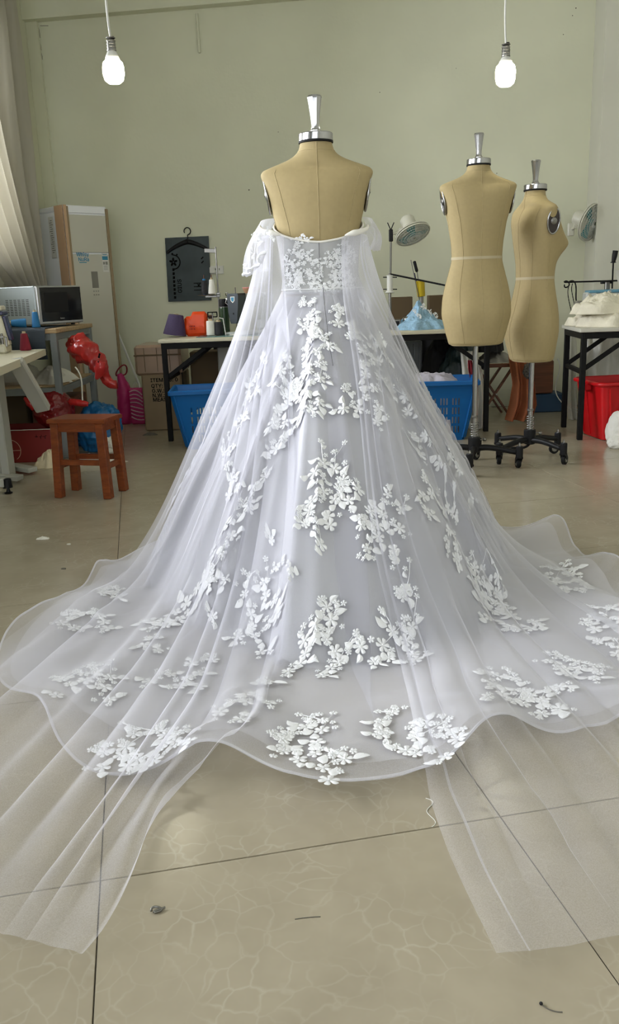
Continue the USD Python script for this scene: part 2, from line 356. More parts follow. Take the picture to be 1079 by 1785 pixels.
def dress_form(label, loc, rz, dz, base_rz, tape=True, group=None, pole=True):
    t = Thing('dress_form', label, 'dress form', loc, rz, group)
    D = lambda m: tf(m, (0, 0, dz))
    b = t.add('torso', D(form_body()), 'linen', True)
    for th in (1.5*pi, .5*pi):
        t.add('seam', D(tube(form_line(th, .73, 1.685), .0011, 5)), 'seam', True, b)
    for z0, z1, th in ((.73, 1.59, [1.5*pi-.62, 1.5*pi-.80]), (.73, 1.59, [1.5*pi+.62, 1.5*pi+.80]), (.73, 1.36, [.5*pi-.6, .5*pi-.55]), (.73, 1.36, [.5*pi+.6, .5*pi+.55]), (.73, 1.45, [.06, .0]), (.73, 1.45, [pi-.06, pi])):
        t.add('seam', D(tube(form_line(th, z0, z1), .0010, 5)), 'seam', True, b)
    a = np.linspace(0, 2*pi, 80, endpoint=False)
    t.add('seam', D(tube(form_pt(np.full(80, 1.655), a, .0004), .0010, 5, True)), 'seam', True, b)
    if tape:
        z = np.array([1.193, 1.208]); Zg, Tg = np.meshgrid(z, a); v, f = grid(form_pt(Zg, Tg, .0015), True); t.add('waist_tape', D((v, f)), 'tape', True)
    for s in (-1, 1):                                    # armhole plates
        n = np.array([math.cos(-.16), 0, math.sin(-.16)])*1.0; ring = lathe([(.0, 0), (.032, 0), (.037, .003), (.037, .006), (.0, .007)], 36)
        v, f = ring; v = v*np.array([1, 1.85, 1]); R = np.stack([[0, 1, 0], [.16, 0, .987], [.987, 0, -.16]])
        c = np.array([.1875, .002, 1.505]); q = (v@R+c)*np.array([s, 1, 1]); t.add('armhole_plate', D((q, f[:, ::-1] if s < 0 else f)), 'dark_plate', 30)
        ra = np.linspace(0, 2*pi, 40, endpoint=False); v, f = tube(np.c_[.0365*np.cos(ra), .0365*1.85*np.sin(ra), 0*ra+.006], .0048, 8, True); q = (v@R+c)*np.array([s, 1, 1]); t.add('plate_rim', D((q, f[:, ::-1] if s < 0 else f)), 'chrome', True, len(t.parts)-1)
        v, f = lathe([(0, 0), (.019, 0), (.019, .004), (.012, .008), (.004, .008), (.003, .011), (0, .011)], 24); q = (v@R+c+R[2]*.006)*np.array([s, 1, 1]); t.add('hub', D((q, f)), 'steel', 30, len(t.parts)-2)
    cap = t.add('neck_cap', D(lathe([(.0, 1.690), (.0645, 1.690), (.0650, 1.693), (.0650, 1.714), (.0630, 1.717), (0, 1.718)], 48, (0, -.012, 0))), 'chrome', 30)
    t.add('neck_rim', D(lathe([(.060, 1.682), (.0655, 1.683), (.0655, 1.690), (.060, 1.690)], 48, (0, -.012, 0))), 'rubber', 30, cap)
    t.add('handle', D(lathe([(.013, 1.717), (.021, 1.720), (.021, 1.728), (.017, 1.733), (.015, 1.742), (.0165, 1.765), (.0215, 1.805), (.026, 1.836), (.0275, 1.842), (.025, 1.848), (0, 1.850)], 10, (0, -.012, 0))), 'chrome', 20)
    if pole:
        zb = .716+dz
        t.add('pole', cyl(.0155, zb-.14, (0, 0, .14), 24), 'chrome')
        t.add('collar', cyl(.020, .012, (0, 0, .30), 24), 'steel')
        a = np.linspace(0, 2*pi*6, 140); t.add('spring', tube(np.stack([.0225*np.cos(a), .0225*np.sin(a), .185+.085*a/a[-1]], 1), .0024, 6), 'chrome', True)
        h = t.add('hub', lathe([(.030, .095), (.036, .10), (.036, .175), (.034, .185), (.02, .187)], 28), 'black')
        t.add('knob', tf(lathe([(.004, 0), (.004, .02), (.011, .022), (.012, .032), (.008, .038), (0, .039)], 16), (.036*math.cos(base_rz+.5), .036*math.sin(base_rz+.5), .165), base_rz+.5, 0, pi/2), 'steel', 30, h)
        p = spline([(.0, 0, .105), (.05, .02, .085), (.09, .03, .088), (.13, .03, .082)], 16); v, f = tube(p, .008, 8); t.add('brake_lever', tf((v, f), (0, 0, -.01), base_rz-2.2), 'black', True, h)
        for k in range(4):
            a = base_rz+k*pi/2
            arm = spline([(.02, 0, .118), (.10, 0, .122), (.19, 0, .108), (.245, 0, .098)], 18)
            L = t.add('leg', tf(tube(arm, np.linspace(.019, .0155, 18), 10), (0, 0, 0), a), 'black', True)
            cx, cy = .262*math.cos(a), .262*math.sin(a)
            t.add('caster_post', lathe([(.0, .062), (.020, .062), (.021, .07), (.021, .128), (.018, .134), (0, .134)], 20, (cx, cy, 0)), 'black', 30, L)
            t.add('bolt', lathe([(.008, .134), (.008, .142), (.005, .146), (.005, .153), (0, .154)], 12, (cx, cy, 0)), 'chrome', 30, L)
            d = a+1.9+.7*k; ox, oy = cx+.022*math.cos(d), cy+.022*math.sin(d)
            w = tf(lathe([(.012, -.012), (.027, -.012), (.031, -.008), (.031, .008), (.027, .012), (.012, .012)], 24), (ox, oy, .031), d, pi/2); t.add('wheel', w, 'rubber', 30, L)
            t.add('wheel_cap', tf(lathe([(0, -.0135), (.016, -.0135), (.018, -.011), (.018, .011), (.016, .0135), (0, .0135)], 20), (ox, oy, .031), d, pi/2), 'steel', 30, L)
            fk = Polygon([(-.014, 0), (.014, 0), (.030, -.022), (.026, -.040), (.012, -.040), (-.002, -.016), (-.014, -.012)])
            for sd in (-1, 1):
                v, f = slab(fk, .003, sd*.0165-.0015); t.add('caster_fork', tf((v[:, [0, 2, 1]]*np.array([1, 1, 1]), f[:, ::-1]), (cx-.002*math.cos(d), cy-.002*math.sin(d), .072), d), 'black', False, L)
    return t.done()

FC = np.array([.085, 3.45])                       # where the dressed form stands
BC = FC[0]-.010
dress_form('dress form wearing the white wedding gown, seen from behind', (BC, FC[1], 0), 0.0, -.09, .4, tape=False)
dress_form('bare beige dress form with its back to the camera, taller of the rolling pair', (*on(826, 815)[:2], 0), .06, 0, -.35)
dress_form('bare beige dress form turned sideways with its armhole plate in view', (*on(922, 800)[:2], 0), -1.33, -.12, .35)

# ------------------------------------------------------------------ the gown
WZ = 1.06                                          # waist height
def pspline(pts):
    a = np.array([p[0] for p in pts], float); r = np.array([p[1] for p in pts], float); return CubicSpline(np.radians(np.r_[a, a[0]+360]), np.r_[r, r[0]], bc_type='periodic')
_r0 = pspline([(-180, .72), (-150, .83), (-131, .92), (-106, 1.13), (-93, 1.25), (-84, 1.23), (-71, 1.16), (-60, 1.03), (-40, .84), (-20, .75), (0, .70), (45, .62), (90, .58), (135, .62)])
_r1 = pspline([(-181, .80), (-163, .93), (-145, 1.21), (-137, 1.43), (-126, 1.61), (-119, 1.66), (-112, 1.80), (-106, 1.84), (-100, 1.77), (-95, 1.83), (-88, 1.84), (-83, 1.80), (-79, 1.71), (-75, 1.73), (-67, 1.74), (-50, 1.55), (-31, 1.19), (-17, 1.0), (-5, .92), (4, .78), (45, .72), (90, .68), (135, .72)])
def wrapang(p): return np.mod(p+pi, 2*pi)-pi
def r0(p): return _r0(wrapang(p))
def r1(p): return _r1(wrapang(p))
def rw(p): return 1/np.sqrt((np.cos(p)/.160)**2+(np.sin(p)/.123)**2)
def folds(p):
    q = p+.10*np.sin(3*p+1)+.05*np.sin(7*p); g = lambda k, o: 1-2*np.abs(np.sin(k*q/2+o))**.75
    return .42*g(13, .5)+.30*g(21, 1.2)+.20*g(34, 2.1)+.2*np.sin(8*q)
def smax(a, b, k): return .5*(a+b+np.sqrt((a-b)**2+k*k))
def H(p, r, lift=0.0, wave=1.0):
    """height of the skirt at angle p, distance r from the body's axis"""
    R, W = r0(p), rw(p); s = (r-W)/(R-W)
    e = .26*wave*np.clip(s, 0, 1.1)**.6*folds(p)*np.clip(1.25-s, 0, 1)
    s2 = s*(1-e)+.0; c = np.where(s2 < 1, WZ*(1-np.clip(s2, 0, 1))**.92, -(s2-1)*.9)
    q = np.stack([r*np.cos(p)*3.1, r*np.sin(p)*3.1, 0*r], -1); nz = meshkit.fbm(q, 3, 4); rd = np.clip(1-np.abs(2*meshkit.noise(q*1.4+5, 8)-1)-.55, 0, 1)
    t = np.clip((r-R)/np.maximum(r1(p)-R, .05), 0, 1.05); bump = 0
    for a, w, h in ((-80, 4.5, .075), (-100, 4.5, .06), (-90, 4, .02), (-119, 4, .04), (-66, 5, .045), (-48, 6, .06), (-28, 6, .08), (-8, 7, .10), (-140, 6, .045), (-160, 6, .06)):
        bump = bump+h*np.exp(-(np.degrees(wrapang(p-math.radians(a)))/w)**2)
    g = .012+.05*np.clip(nz-.42, 0, 1)+.035*rd*t+bump*t**1.6
    return smax(c, g, .035)+lift
def Hxy(x, y, lift=0.0): return H(np.arctan2(y-FC[1], x-FC[0]), np.maximum(np.hypot(x-FC[0], y-FC[1]), .1), lift)
def drape(px, py, lift=.008):
    """where the skirt (or the floor beyond it) lies in the photograph's direction (px, py)"""
    d = _ray(px, py); t = np.linspace(.8, 6, 2600); Q = np.array([0, 0, EYE])+t[:, None]*d
    p = np.arctan2(Q[:, 1]-FC[1], Q[:, 0]-FC[0]); r = np.hypot(Q[:, 0]-FC[0], Q[:, 1]-FC[1])
    h = np.where(r < r1(p)+.01, H(p, np.maximum(r, .1)), 0)+lift; k = np.argmax(Q[:, 2] < h); return Q[k] if k else None
def polar(P, p, r): return np.stack([FC[0]+r*np.cos(p), FC[1]+r*np.sin(p), P], -1)
gown = Thing('wedding_gown', 'white tulle wedding gown with floral lace, long train and trailing drapes', 'wedding gown')
NP = 420; PH = np.linspace(-pi, pi, NP, endpoint=False)
def ringsheet(rfrom, rto, n, lift, wave=1.0, pw=1.0, pleat=0.0):
    PA = PH if not pleat else np.linspace(-pi, pi, 960, endpoint=False)
    T = np.linspace(0, 1, n)**pw; Pg, Tg = np.meshgrid(PA, T, indexing='ij')
    if pleat:                                       # gathers: the net folds back over itself in narrow bands
        k = 26; a = k*(Pg+.06*np.sin(5*Pg+1)+.03*np.sin(9*Pg)+.018*np.sin(17*Pg+2)); m = meshkit.noise(np.stack([np.cos(Pg)*5, np.sin(Pg)*5, Tg*1.2], -1)+3, 6)
        A = pleat*np.interp(Tg, [0, .1, .5, .75, 1], [1.7, 1.9, 1.7, .7, .25])*(.45+1.15*m)*np.clip(Tg*14, 0, 1); lift = lift-.003*A*(1-np.cos(a)); Pg = Pg+A*np.sin(a)/k
    r = rfrom(Pg)+(rto(Pg)-rfrom(Pg))*Tg
    return grid(polar(H(Pg, r, lift, wave), Pg, r), True)
lin = gown.add('skirt_lining', ringsheet(rw, lambda p: r0(p)*1.0-.015, 70, -.022), 'satin', True)
gown.add('under_skirt', ringsheet(lambda p: rw(p)+.002, lambda p: r0(p)+(r1(p)-r0(p))*(.86+.07*np.sin(5*p+1)+.04*np.sin(11*p)), 80, -.008, 1.15), 'underlay', True)
gown.add('skirt', ringsheet(lambda p: rw(p)+.003, r1, 110, .0, pleat=1.0), 'overlay', True)
hem_p = np.linspace(-pi, pi, 500, endpoint=False); hr = r1(hem_p)-.004
gown.add('hem_binding', tube(polar(H(hem_p, hr, .002), hem_p, hr), .0032, 5, True), 'overlay', True)

def neck_top(th):                                  # upper edge of the bodice round the form (th: -90 is the back)
    d = np.abs(wrapang(th+pi/2)); return 1.233+.045*np.clip(d/1.2, 0, 1)**1.6+.06*np.clip((d-1.2)/1.2, 0, 1)
def bod(th, z, g=.009):
    q = form_pt(z+.09, th, g); w = np.clip((1.10-z)/.05, 0, 1)[..., None] if np.ndim(z) else max(0, min(1, (1.10-z)/.05))
    c, s = np.cos(th), np.sin(th); R = rw(th)+.002
    e = np.stack([c*R, s*R, z+0*th], -1); q = q*(1-w)+e*w; q = q.copy(); q[..., 2] = z; q[..., 0] += FC[0]-.010*np.clip((z-1.06)/.06, 0, 1); q[..., 1] += FC[1]; return q
th = np.linspace(-pi, pi, 180, endpoint=False); Tg, Vg = np.meshgrid(th, np.linspace(0, 1, 26), indexing='ij'); Zg = 1.045+(neck_top(Tg)-1.045)*Vg
bd = gown.add('bodice', grid(bod(Tg, Zg), True), 'satin', True)
gown.add('neckline_binding', tube(bod(th, neck_top(th), .011), .0042, 6, True), 'ivory', True, bd)
gown.add('waist_seam', tube(bod(th, np.full(180, 1.062), .011), .0028, 5, True), 'lace', True, bd)
zz = np.linspace(1.234, 1.066, 24); zp = bod(np.full(24, -1.585), zz, .0125)
zr = np.linspace(float(rw(-1.52))+.004, .42, 40); za = np.linspace(-1.585, -1.53, 40); zs = polar(H(za, zr, .004), za, zr)
K['zip'] = pbr('zip_tape', (.20, .20, .21), .5)
gown.add('zip', tube(np.vstack([zp, zs]), .0015, 6), 'zip', True)

# lace: a spray of embroidered flowers, leaves and stems, laid out flat and then sewn on to the cloth
def flat_petals(c, R, n, rot, inner=.25, width=1.0, notch=.12):
    V, F = [], []; c = np.asarray(c, float)
    for k in range(n):
        a = rot+2*pi*k/n; o = len(V); m = 9; hw = pi/n*width
        pts = []
        for j in range(m):
            u = j/(m-1); th_ = a+(u-.5)*2*hw*.95; rr = R*(inner+(1-inner)*(math.sin(pi*u)**.45)*(1-notch*math.exp(-((u-.5)/.12)**2))); pts.append((c[0]+rr*math.cos(th_), c[1]+rr*math.sin(th_), .0012))
        V.append((c[0]+R*.62*math.cos(a), c[1]+R*.62*math.sin(a), .0052)); V += pts; V.append((c[0], c[1], .0022))
        for j in range(m-1): F.append((o, o+1+j, o+2+j))
        F += [(o, o+m, o+m+1), (o, o+m+1, o+1)]
    o = len(V); V.append((c[0], c[1], .0075)); rc = R*.17
    for j in range(7): V.append((c[0]+rc*math.cos(2*pi*j/7), c[1]+rc*math.sin(2*pi*j/7), .003))
    F += [(o, o+1+j, o+1+(j+1) % 7) for j in range(7)]
    return np.array(V), np.array(F)
def flat_leaf(c, L, w, rot):
    V, F = [], []; n = 7
    for j in range(n):
        u = j/(n-1); h = w*math.sin(pi*u**.8)**.85; b = .15*L*math.sin(pi*u)
        V += [(L*u, b-h, .001), (L*u, b, .0045 if 0 < j < n-1 else .001), (L*u, b+h, .001)]
    for j in range(n-1):
        for k in range(2): a = j*3+k; F += [(a, a+3, a+4), (a, a+4, a+1)]
    V = np.array(V); cr, sr = math.cos(rot), math.sin(rot)
    return np.stack([c[0]+V[:, 0]*cr-V[:, 1]*sr, c[1]+V[:, 0]*sr+V[:, 1]*cr, V[:, 2]], 1), np.array(F)
def flat_stem(pts, w=.0012):
    P = spline(np.c_[np.asarray(pts, float), np.zeros(len(pts))], 14)[:, :2]; T = np.gradient(P, axis=0); T /= np.linalg.norm(T, axis=1, keepdims=True); N = np.stack([-T[:, 1], T[:, 0]], 1)
    v = np.vstack([np.c_[P-N*w, np.full(14, .001)], np.c_[P+N*w, np.full(14, .001)], np.c_[P, np.full(14, .003)]]); F = []
    for j in range(13): F += [(j, j+1, 28+j+1), (j, 28+j+1, 28+j), (28+j, 28+j+1, 14+j+1), (28+j, 14+j+1, 14+j)]
    return v, np.array(F)
def spray(w, h, seed):
    """spray about w wide and h tall, growing upwards from its heavy lower half"""
    g = np.random.default_rng(seed); ms = []; big = max(2, int(round(w*h/.0064)))
    tips = []; ys = np.linspace(-.40, .26, big)+g.uniform(-.06, .06, big)
    for k in range(big):
        y = ys[k]*h; x = (-1)**k*g.uniform(.04, .34)*w*(1.0-.75*max(0, ys[k]+.1)); R = g.uniform(.0185, .0265)*(1-.25*max(0, ys[k]))
        ms.append(flat_petals((x, y), R, int(g.integers(5, 7)), g.uniform(0, 6), .30, 1.03, .10)); tips.append((x, y))
        for q in range(int(g.integers(1, 3))):
            a = g.uniform(0, 2*pi); ms.append(flat_leaf((x+R*.85*math.cos(a), y+R*.85*math.sin(a)), g.uniform(.026, .042), g.uniform(.009, .0135), a+g.uniform(-.4, .4)))
    nst = max(1, int(w/.05))
    for k in range(nst):
        x0, y0 = tips[-1-(k % len(tips))]; x1 = x0*.3+(k+.5-nst/2)/nst*w*.7+g.uniform(-.01, .01); y1 = h*g.uniform(.34, .5)
        ms.append(flat_stem([(x0, y0), ((x0+x1)/2+g.uniform(-.01, .01), (y0+y1)/2), (x1, y1)]))
        ms.append(flat_petals((x1, y1), g.uniform(.010, .0135), 5, g.uniform(0, 6), .35, 1.0, .05)); ang = math.atan2(y1-y0, x1-x0)
        for q, sg in ((.4, 1), (.68, -1)):
            if g.random() < .85: ms.append(flat_petals((x0+(x1-x0)*q+sg*.010*math.sin(ang), y0+(y1-y0)*q-sg*.010*math.cos(ang)), g.uniform(.008, .0105), 5, g.uniform(0, 6), .4, 1.0, 0) if g.random() < .5 else flat_leaf((x0+(x1-x0)*q, y0+(y1-y0)*q), g.uniform(.018, .027), g.uniform(.006, .009), ang+sg*g.uniform(.5, .9)))
    for k in range(int(2+w*h/.006)):                # clustered small florets
        x0, y0 = tips[int(g.integers(len(tips)))]; a = g.uniform(0, 2*pi); d = g.uniform(.028, .040)
        ms.append(flat_petals((x0+d*math.cos(a), y0+d*math.sin(a)), g.uniform(.0085, .0115), 5, g.uniform(0, 6), .42, 1.0, 0))
    v, f = join(*ms); return v, f
def sew(mesh, P, up, cover):
    """bend a flat spray on to the cloth at P; up = which way it grows, as an angle from the slope towards the waist"""
    v, f = mesh; e = .004; x, y = P[:2]; z = cover(x, y)
    n = np.array([-(cover(x+e, y)-cover(x-e, y))/(2*e), -(cover(x, y+e)-cover(x, y-e))/(2*e), 1.]); n /= np.linalg.norm(n)
    d = np.array([FC[0]-x, FC[1]-y, 0]); d -= n*(d@n); d /= np.linalg.norm(d); a = np.cross(d, n)
    cu, su = math.cos(up), math.sin(up); A, B = v[:, 0]*cu-v[:, 1]*su, v[:, 0]*su+v[:, 1]*cu
    Q = np.array([x, y, z])+A[:, None]*a+B[:, None]*d; Q[:, 2] = cover(Q[:, 0], Q[:, 1]); return Q+v[:, 2:]*n+n*.004, f
SPR = [(545,620,70,95,0),(512,715,95,120,.1),(548,668,55,75,-.1),(600,692,26,46,0),(642,690,60,110,-.2),(570,850,95,185,0),(545,925,55,60,.2),(485,980,34,85,.1),(455,1062,95,135,.1),(432,1125,50,50,.6),
 (322,1075,95,100,-.4),(368,1030,34,65,0),(268,1122,60,36,.8),(348,1168,70,66,.1),(292,1187,80,34,.5),(572,1085,85,80,0),(556,1148,140,105,0),(640,1140,40,50,0),(697,1130,105,95,-.1),(706,1065,55,65,-.2),
 (618,870,85,105,.3),(682,905,64,125,-.2),(636,935,54,50,0),(782,920,66,88,-.3),(848,1035,95,85,-.3),(880,1075,105,95,-.3),(700,1000,60,60,0),(985,1012,95,54,-.9),(1045,1082,90,60,-.9),
 (138,1190,130,64,.8),(180,1168,60,36,.8),(190,1032,66,42,.9),(145,1085,120,46,1.0),(238,1302,165,84,.3),(312,1290,84,50,.3),(196,1325,70,50,.6),(408,1236,95,52,.2),(458,1207,44,66,.2),(540,1285,130,80,0),
 (572,1340,95,60,-.1),(498,1310,80,54,.4),(688,1262,95,64,.1),(764,1288,130,82,-.3),(684,1296,54,40,.2),(880,1202,110,80,-.4),(962,1218,76,46,-.5),(1022,1172,105,44,-.7),(962,1155,84,40,-.6),(918,1225,76,44,-.4),
 (592,560,44,54,0),(548,575,66,44,.2),(618,590,40,40,0),(500,640,44,60,.2),(652,585,40,60,-.1),(655,630,40,54,-.1),(452,655,36,70,.3),(400,805,50,90,.3),(412,905,60,70,.2),(445,850,50,80,.2),(352,770,26,60,.4),
 (702,705,50,90,-.2),(740,790,54,80,-.3),(795,815,50,70,-.4),(720,640,34,40,-.2),(745,860,50,60,-.3),(480,760,44,60,.2),(425,720,40,60,.2),(390,985,44,66,.3),(530,540,50,34,0),(1060,1130,60,30,-.8)]
for k, (px, py, w, h, up) in enumerate(SPR):
    P = drape(px, py, .0)
    if P is None: continue
    m = np.linalg.norm(P-np.array([0, 0, EYE]))/FPX
    x, y = P[:2]; e = .01; n = np.array([-(Hxy(x+e, y)-Hxy(x-e, y))/(2*e), -(Hxy(x, y+e)-Hxy(x, y-e))/(2*e), 1.]); n /= np.linalg.norm(n); d = _ray(px, py); d /= np.linalg.norm(d)
    fs = 1/max(.35, abs(n@d))                          # cloth lying flat is seen foreshortened
    gown.add('lace_applique', sew(spray(w*m*1.05, min(h*m*min(fs, 2.2), .36), 100+k+(50 if k == 0 else 0)), P, up, Hxy), 'lace', 40)
def sew_bodice(mesh, th0, z0, up):
    v, f = mesh; cu, su = math.cos(up), math.sin(up); A, B = v[:, 0]*cu-v[:, 1]*su, v[:, 0]*su+v[:, 1]*cu
    t = th0+A/.115; z = np.clip(z0+B, 1.02, 1.275); return bod(t, z, .0125)+v[:, 2:]*np.stack([np.cos(t), np.sin(t), 0*t], -1), f
for k, (px, py, w, h, up) in enumerate([(520,450,75,50,.4),(545,490,80,50,-.3),(590,470,50,60,.2),(615,450,50,50,2.6),(510,490,50,60,1.2),(540,430,60,30,1.8),(575,505,70,36,.1),(610,495,50,36,2.0),(505,465,40,50,.5),(600,435,50,30,-.6),(580,452,50,50,.3),(588,488,60,40,1.2),(558,468,40,50,0)]):
    Q = at(px, py, 3.335); gown.add('lace_applique', sew_bodice(tf(spray(w*.0045, h*.0042, 300+k), s=.38), math.atan2(-.11, Q[0]-FC[0]), Q[2], up), 'lace', 40, bd)

# the two long drapes that fall from the shoulders over the skirt and out across the floor
def drape_sheet(curves, us, seed, kf, nu=260, nv=170, zattach=1.25):
    C = []
    for c in curves:
        P = np.array([q for q in (q if len(q) == 3 else drape(q[0], q[1], .012) for q in c) if q is not None], float); C.append(spline(P, nv))
    C = np.array(C); U = np.linspace(0, 1, nu); V = np.linspace(0, 1, nv); g = np.random.default_rng(seed)
    ph = g.uniform(0, 6, 6); Ug, Vg = np.meshgrid(U, V, indexing='ij')
    arg = 2*pi*(kf*(Ug+.035*np.sin(9*Ug+ph[0])+.018*np.sin(23*Ug+ph[1]))+.12*np.sin(2.2*Vg*pi+ph[2])*Ug)
    A = np.clip(2.0-1.25*Vg, .3, 2.0)*(.5+.8*meshkit.noise(np.stack([Ug*kf*1.1, Vg*1.4, 0*Ug], -1)+seed, seed))
    A = A*np.clip(np.minimum(Ug, 1-Ug)*16, 0, 1)
    Uw = np.clip(Ug+A*np.sin(arg)/(2*pi*kf), 0, 1)
    I = PchipInterpolator(us, C, axis=0); P = np.zeros((nu, nv, 3))
    for j in range(nv): P[:, j] = PchipInterpolator(us, C[:, j], axis=0)(Uw[:, j])
    dist = np.hypot(P[..., 0]-FC[0], P[..., 1]-FC[1]); ang = np.arctan2(P[..., 1]-FC[1], P[..., 0]-FC[0])
    fd = np.clip((r1(ang)+.07-dist)/.10, 0, 1); hs = H(ang, np.maximum(dist, .1))*fd*fd*(3-2*fd)
    amp = (.006+.022*np.clip(Vg*2.2, 0, 1)*np.clip(1.7-Vg*1.1, .35, 1))*(.4+1.1*meshkit.noise(np.stack([Ug*kf*.8+3, Vg*2, 0*Ug], -1)+seed, seed+1))
    rid = amp*(.5+.5*np.cos(arg))**1.5*np.clip((1-Vg)*7, .12, 1)
    low = .004+.014*np.clip(meshkit.fbm(np.stack([P[..., 0]*4, P[..., 1]*4, 0*dist], -1)+seed, 3, seed+2)-.5, 0, 1)
    P[..., 2] = np.maximum(P[..., 2], hs+.007)+rid*np.clip(Vg*8, .25, 1)+low*np.clip(Vg*4, 0, 1)
    Wv = np.linalg.norm(np.diff(C[:, :, :], axis=0), axis=2).sum(0); dens = np.clip(1.0/np.maximum(Wv, .05), 1, 4.5); return grid(P), np.repeat(dens[None], nu, 0).ravel()
L = [[(-.150, 3.352, 1.255), (-.19, 3.385, 1.11), (-.275, 3.43, .89), (-.44, 3.45, .545), (-.63, 3.40, .17), (-.73, 3.22, .03), (-.82, 2.88, .02), (-.92, 2.5, .02), (-1.0, 2.15, .01), (-1.12, 1.75, .01), (-1.22, 1.42, .01)],
     [(-.128, 3.335, 1.262), (-.158, 3.33, 1.09), (440, 575), (408, 700), (370, 850), (318, 1000), (240, 1120), (130, 1240), (0, 1375), (-110, 1490), (-215, 1585)],
     [(-.100, 3.325, 1.264), (-.112, 3.30, 1.07), (470, 580), (455, 700), (440, 850), (415, 1000), (372, 1150), (295, 1290), (200, 1420), (100, 1560), (45, 1642)],
     [(-.058, 3.322, 1.256), (-.060, 3.295, 1.06), (505, 600), (512, 760), (512, 900), (505, 1020), (492, 1130), (470, 1210), (425, 1290), (325, 1376), (240, 1515), (145, 1668)]]
(m_, d_) = drape_sheet(L, [0, .36, .7, 1], 11, 9); gown.add('shoulder_drape', m_, 'veil', True, gather=d_)
Rr = [[(.258, 3.385, 1.252), (.295, 3.41, 1.12), (.36, 3.43, .935), (.50, 3.45, .63), (.66, 3.43, .30), (.80, 3.33, .05), (.88, 3.05, .03), (.98, 2.7, .02), (1.06, 2.3, .02), (1.13, 1.9, .01), (1.22, 1.5, .01)],
      [(.238, 3.36, 1.256), (.255, 3.345, 1.09), (682, 580), (725, 710), (770, 845), (828, 1000), (905, 1120), (1010, 1230), (1110, 1340), (1260, 1500)],
      [(.205, 3.338, 1.254), (.205, 3.31, 1.07), (648, 590), (668, 700), (696, 850), (740, 1000), (795, 1130), (852, 1260), (920, 1370), (1000, 1500), (1090, 1632)],
      [(.158, 3.33, 1.246), (.155, 3.30, 1.06), (612, 610), (632, 780), (655, 980), (688, 1130), (722, 1270), (748, 1390), (800, 1530), (865, 1668)]]
(m_, d_) = drape_sheet(Rr, [0, .36, .7, 1], 23, 8); gown.add('shoulder_drape', m_, 'veil', True, gather=d_)
# short off-shoulder flounces
def flounce(top, bot, seed, n=70, m=22):
    a, b = spline(top, n), spline(bot, n); w = np.linspace(0, 1, m); g = np.linspace(0, 1, n)
    P = a[:, None]*(1-w)[None, :, None]+b[:, None]*w[None, :, None]
    P[..., 0] += (np.sign(top[0][0]))*.014*np.sin(g*34+seed)[:, None]*w+.02*np.sin(pi*w)[None]*np.sign(top[0][0]); P[..., 2] += .006*np.abs(np.sin(g*60))[:, None]*w; return P
FL = flounce([(-.09, 3.60, 1.345), (-.135, 3.53, 1.335), (-.150, 3.45, 1.318), (-.135, 3.37, 1.290), (-.10, 3.325, 1.268)], [(-.12, 3.64, 1.15), (-.185, 3.57, 1.13), (-.215, 3.46, 1.12), (-.185, 3.37, 1.14), (-.13, 3.325, 1.20)], 1)
fl_l = gown.add('shoulder_flounce', grid(FL), 'overlay', True)
gown.add('lace_edge', tube(FL[:, -1]+np.array([0, 0, .002])*1.0, .0026+.004*np.abs(np.sin(np.linspace(0, 40, 70))), 6), 'lace', True, fl_l)
FR = flounce([(.255, 3.58, 1.335), (.285, 3.52, 1.325), (.285, 3.45, 1.305), (.265, 3.39, 1.28), (.225, 3.345, 1.258)], [(.26, 3.60, 1.22), (.295, 3.54, 1.20), (.30, 3.46, 1.195), (.28, 3.39, 1.20), (.24, 3.345, 1.225)], 4)
fl_r = gown.add('shoulder_flounce', grid(FR), 'overlay', True)
gown.add('drape_knot', tube(spline([(.262, 3.42, 1.29), (.250, 3.375, 1.272), (.215, 3.345, 1.262), (.170, 3.332, 1.252)], 20), np.r_[np.linspace(.006, .012, 15), .011, .009, .007, .005, .002], 10), 'ivory', True, fl_r)
gown.add('drape_knot', tube(spline([(-.150, 3.40, 1.30), (-.135, 3.36, 1.280), (-.105, 3.33, 1.270), (-.070, 3.322, 1.262)], 20), np.r_[np.linspace(.006, .012, 15), .011, .009, .007, .005, .002], 10), 'ivory', True, fl_l)
for (x, y, z), s, par, nn in (((-.185, 3.375, 1.20), .026, fl_l, (-.7, -.7, .1)), ((-.205, 3.42, 1.15), .024, fl_l, (-.8, -.6, 0)), ((-.155, 3.352, 1.245), .024, fl_l, (-.5, -.85, .2)), ((-.115, 3.312, 1.266), .022, fl_l, (-.2, -.95, .25)), ((-.165, 3.40, 1.265), .022, fl_l, (-.8, -.6, .1))):
    n = np.array(nn)/np.linalg.norm(nn); a = np.cross([0, 0, 1], n); a /= np.linalg.norm(a); b = np.cross(n, a); v, f = tf(spray(s*4.2, s*3.8, int(abs(x)*1e4)), s=.5); gown.add('lace_applique', (np.array([x, y, z])+v[:, :1]*a*.8+v[:, 1:2]*b*.8+v[:, 2:]*n+n*.006, f), 'lace', 40, par)
gown.done()

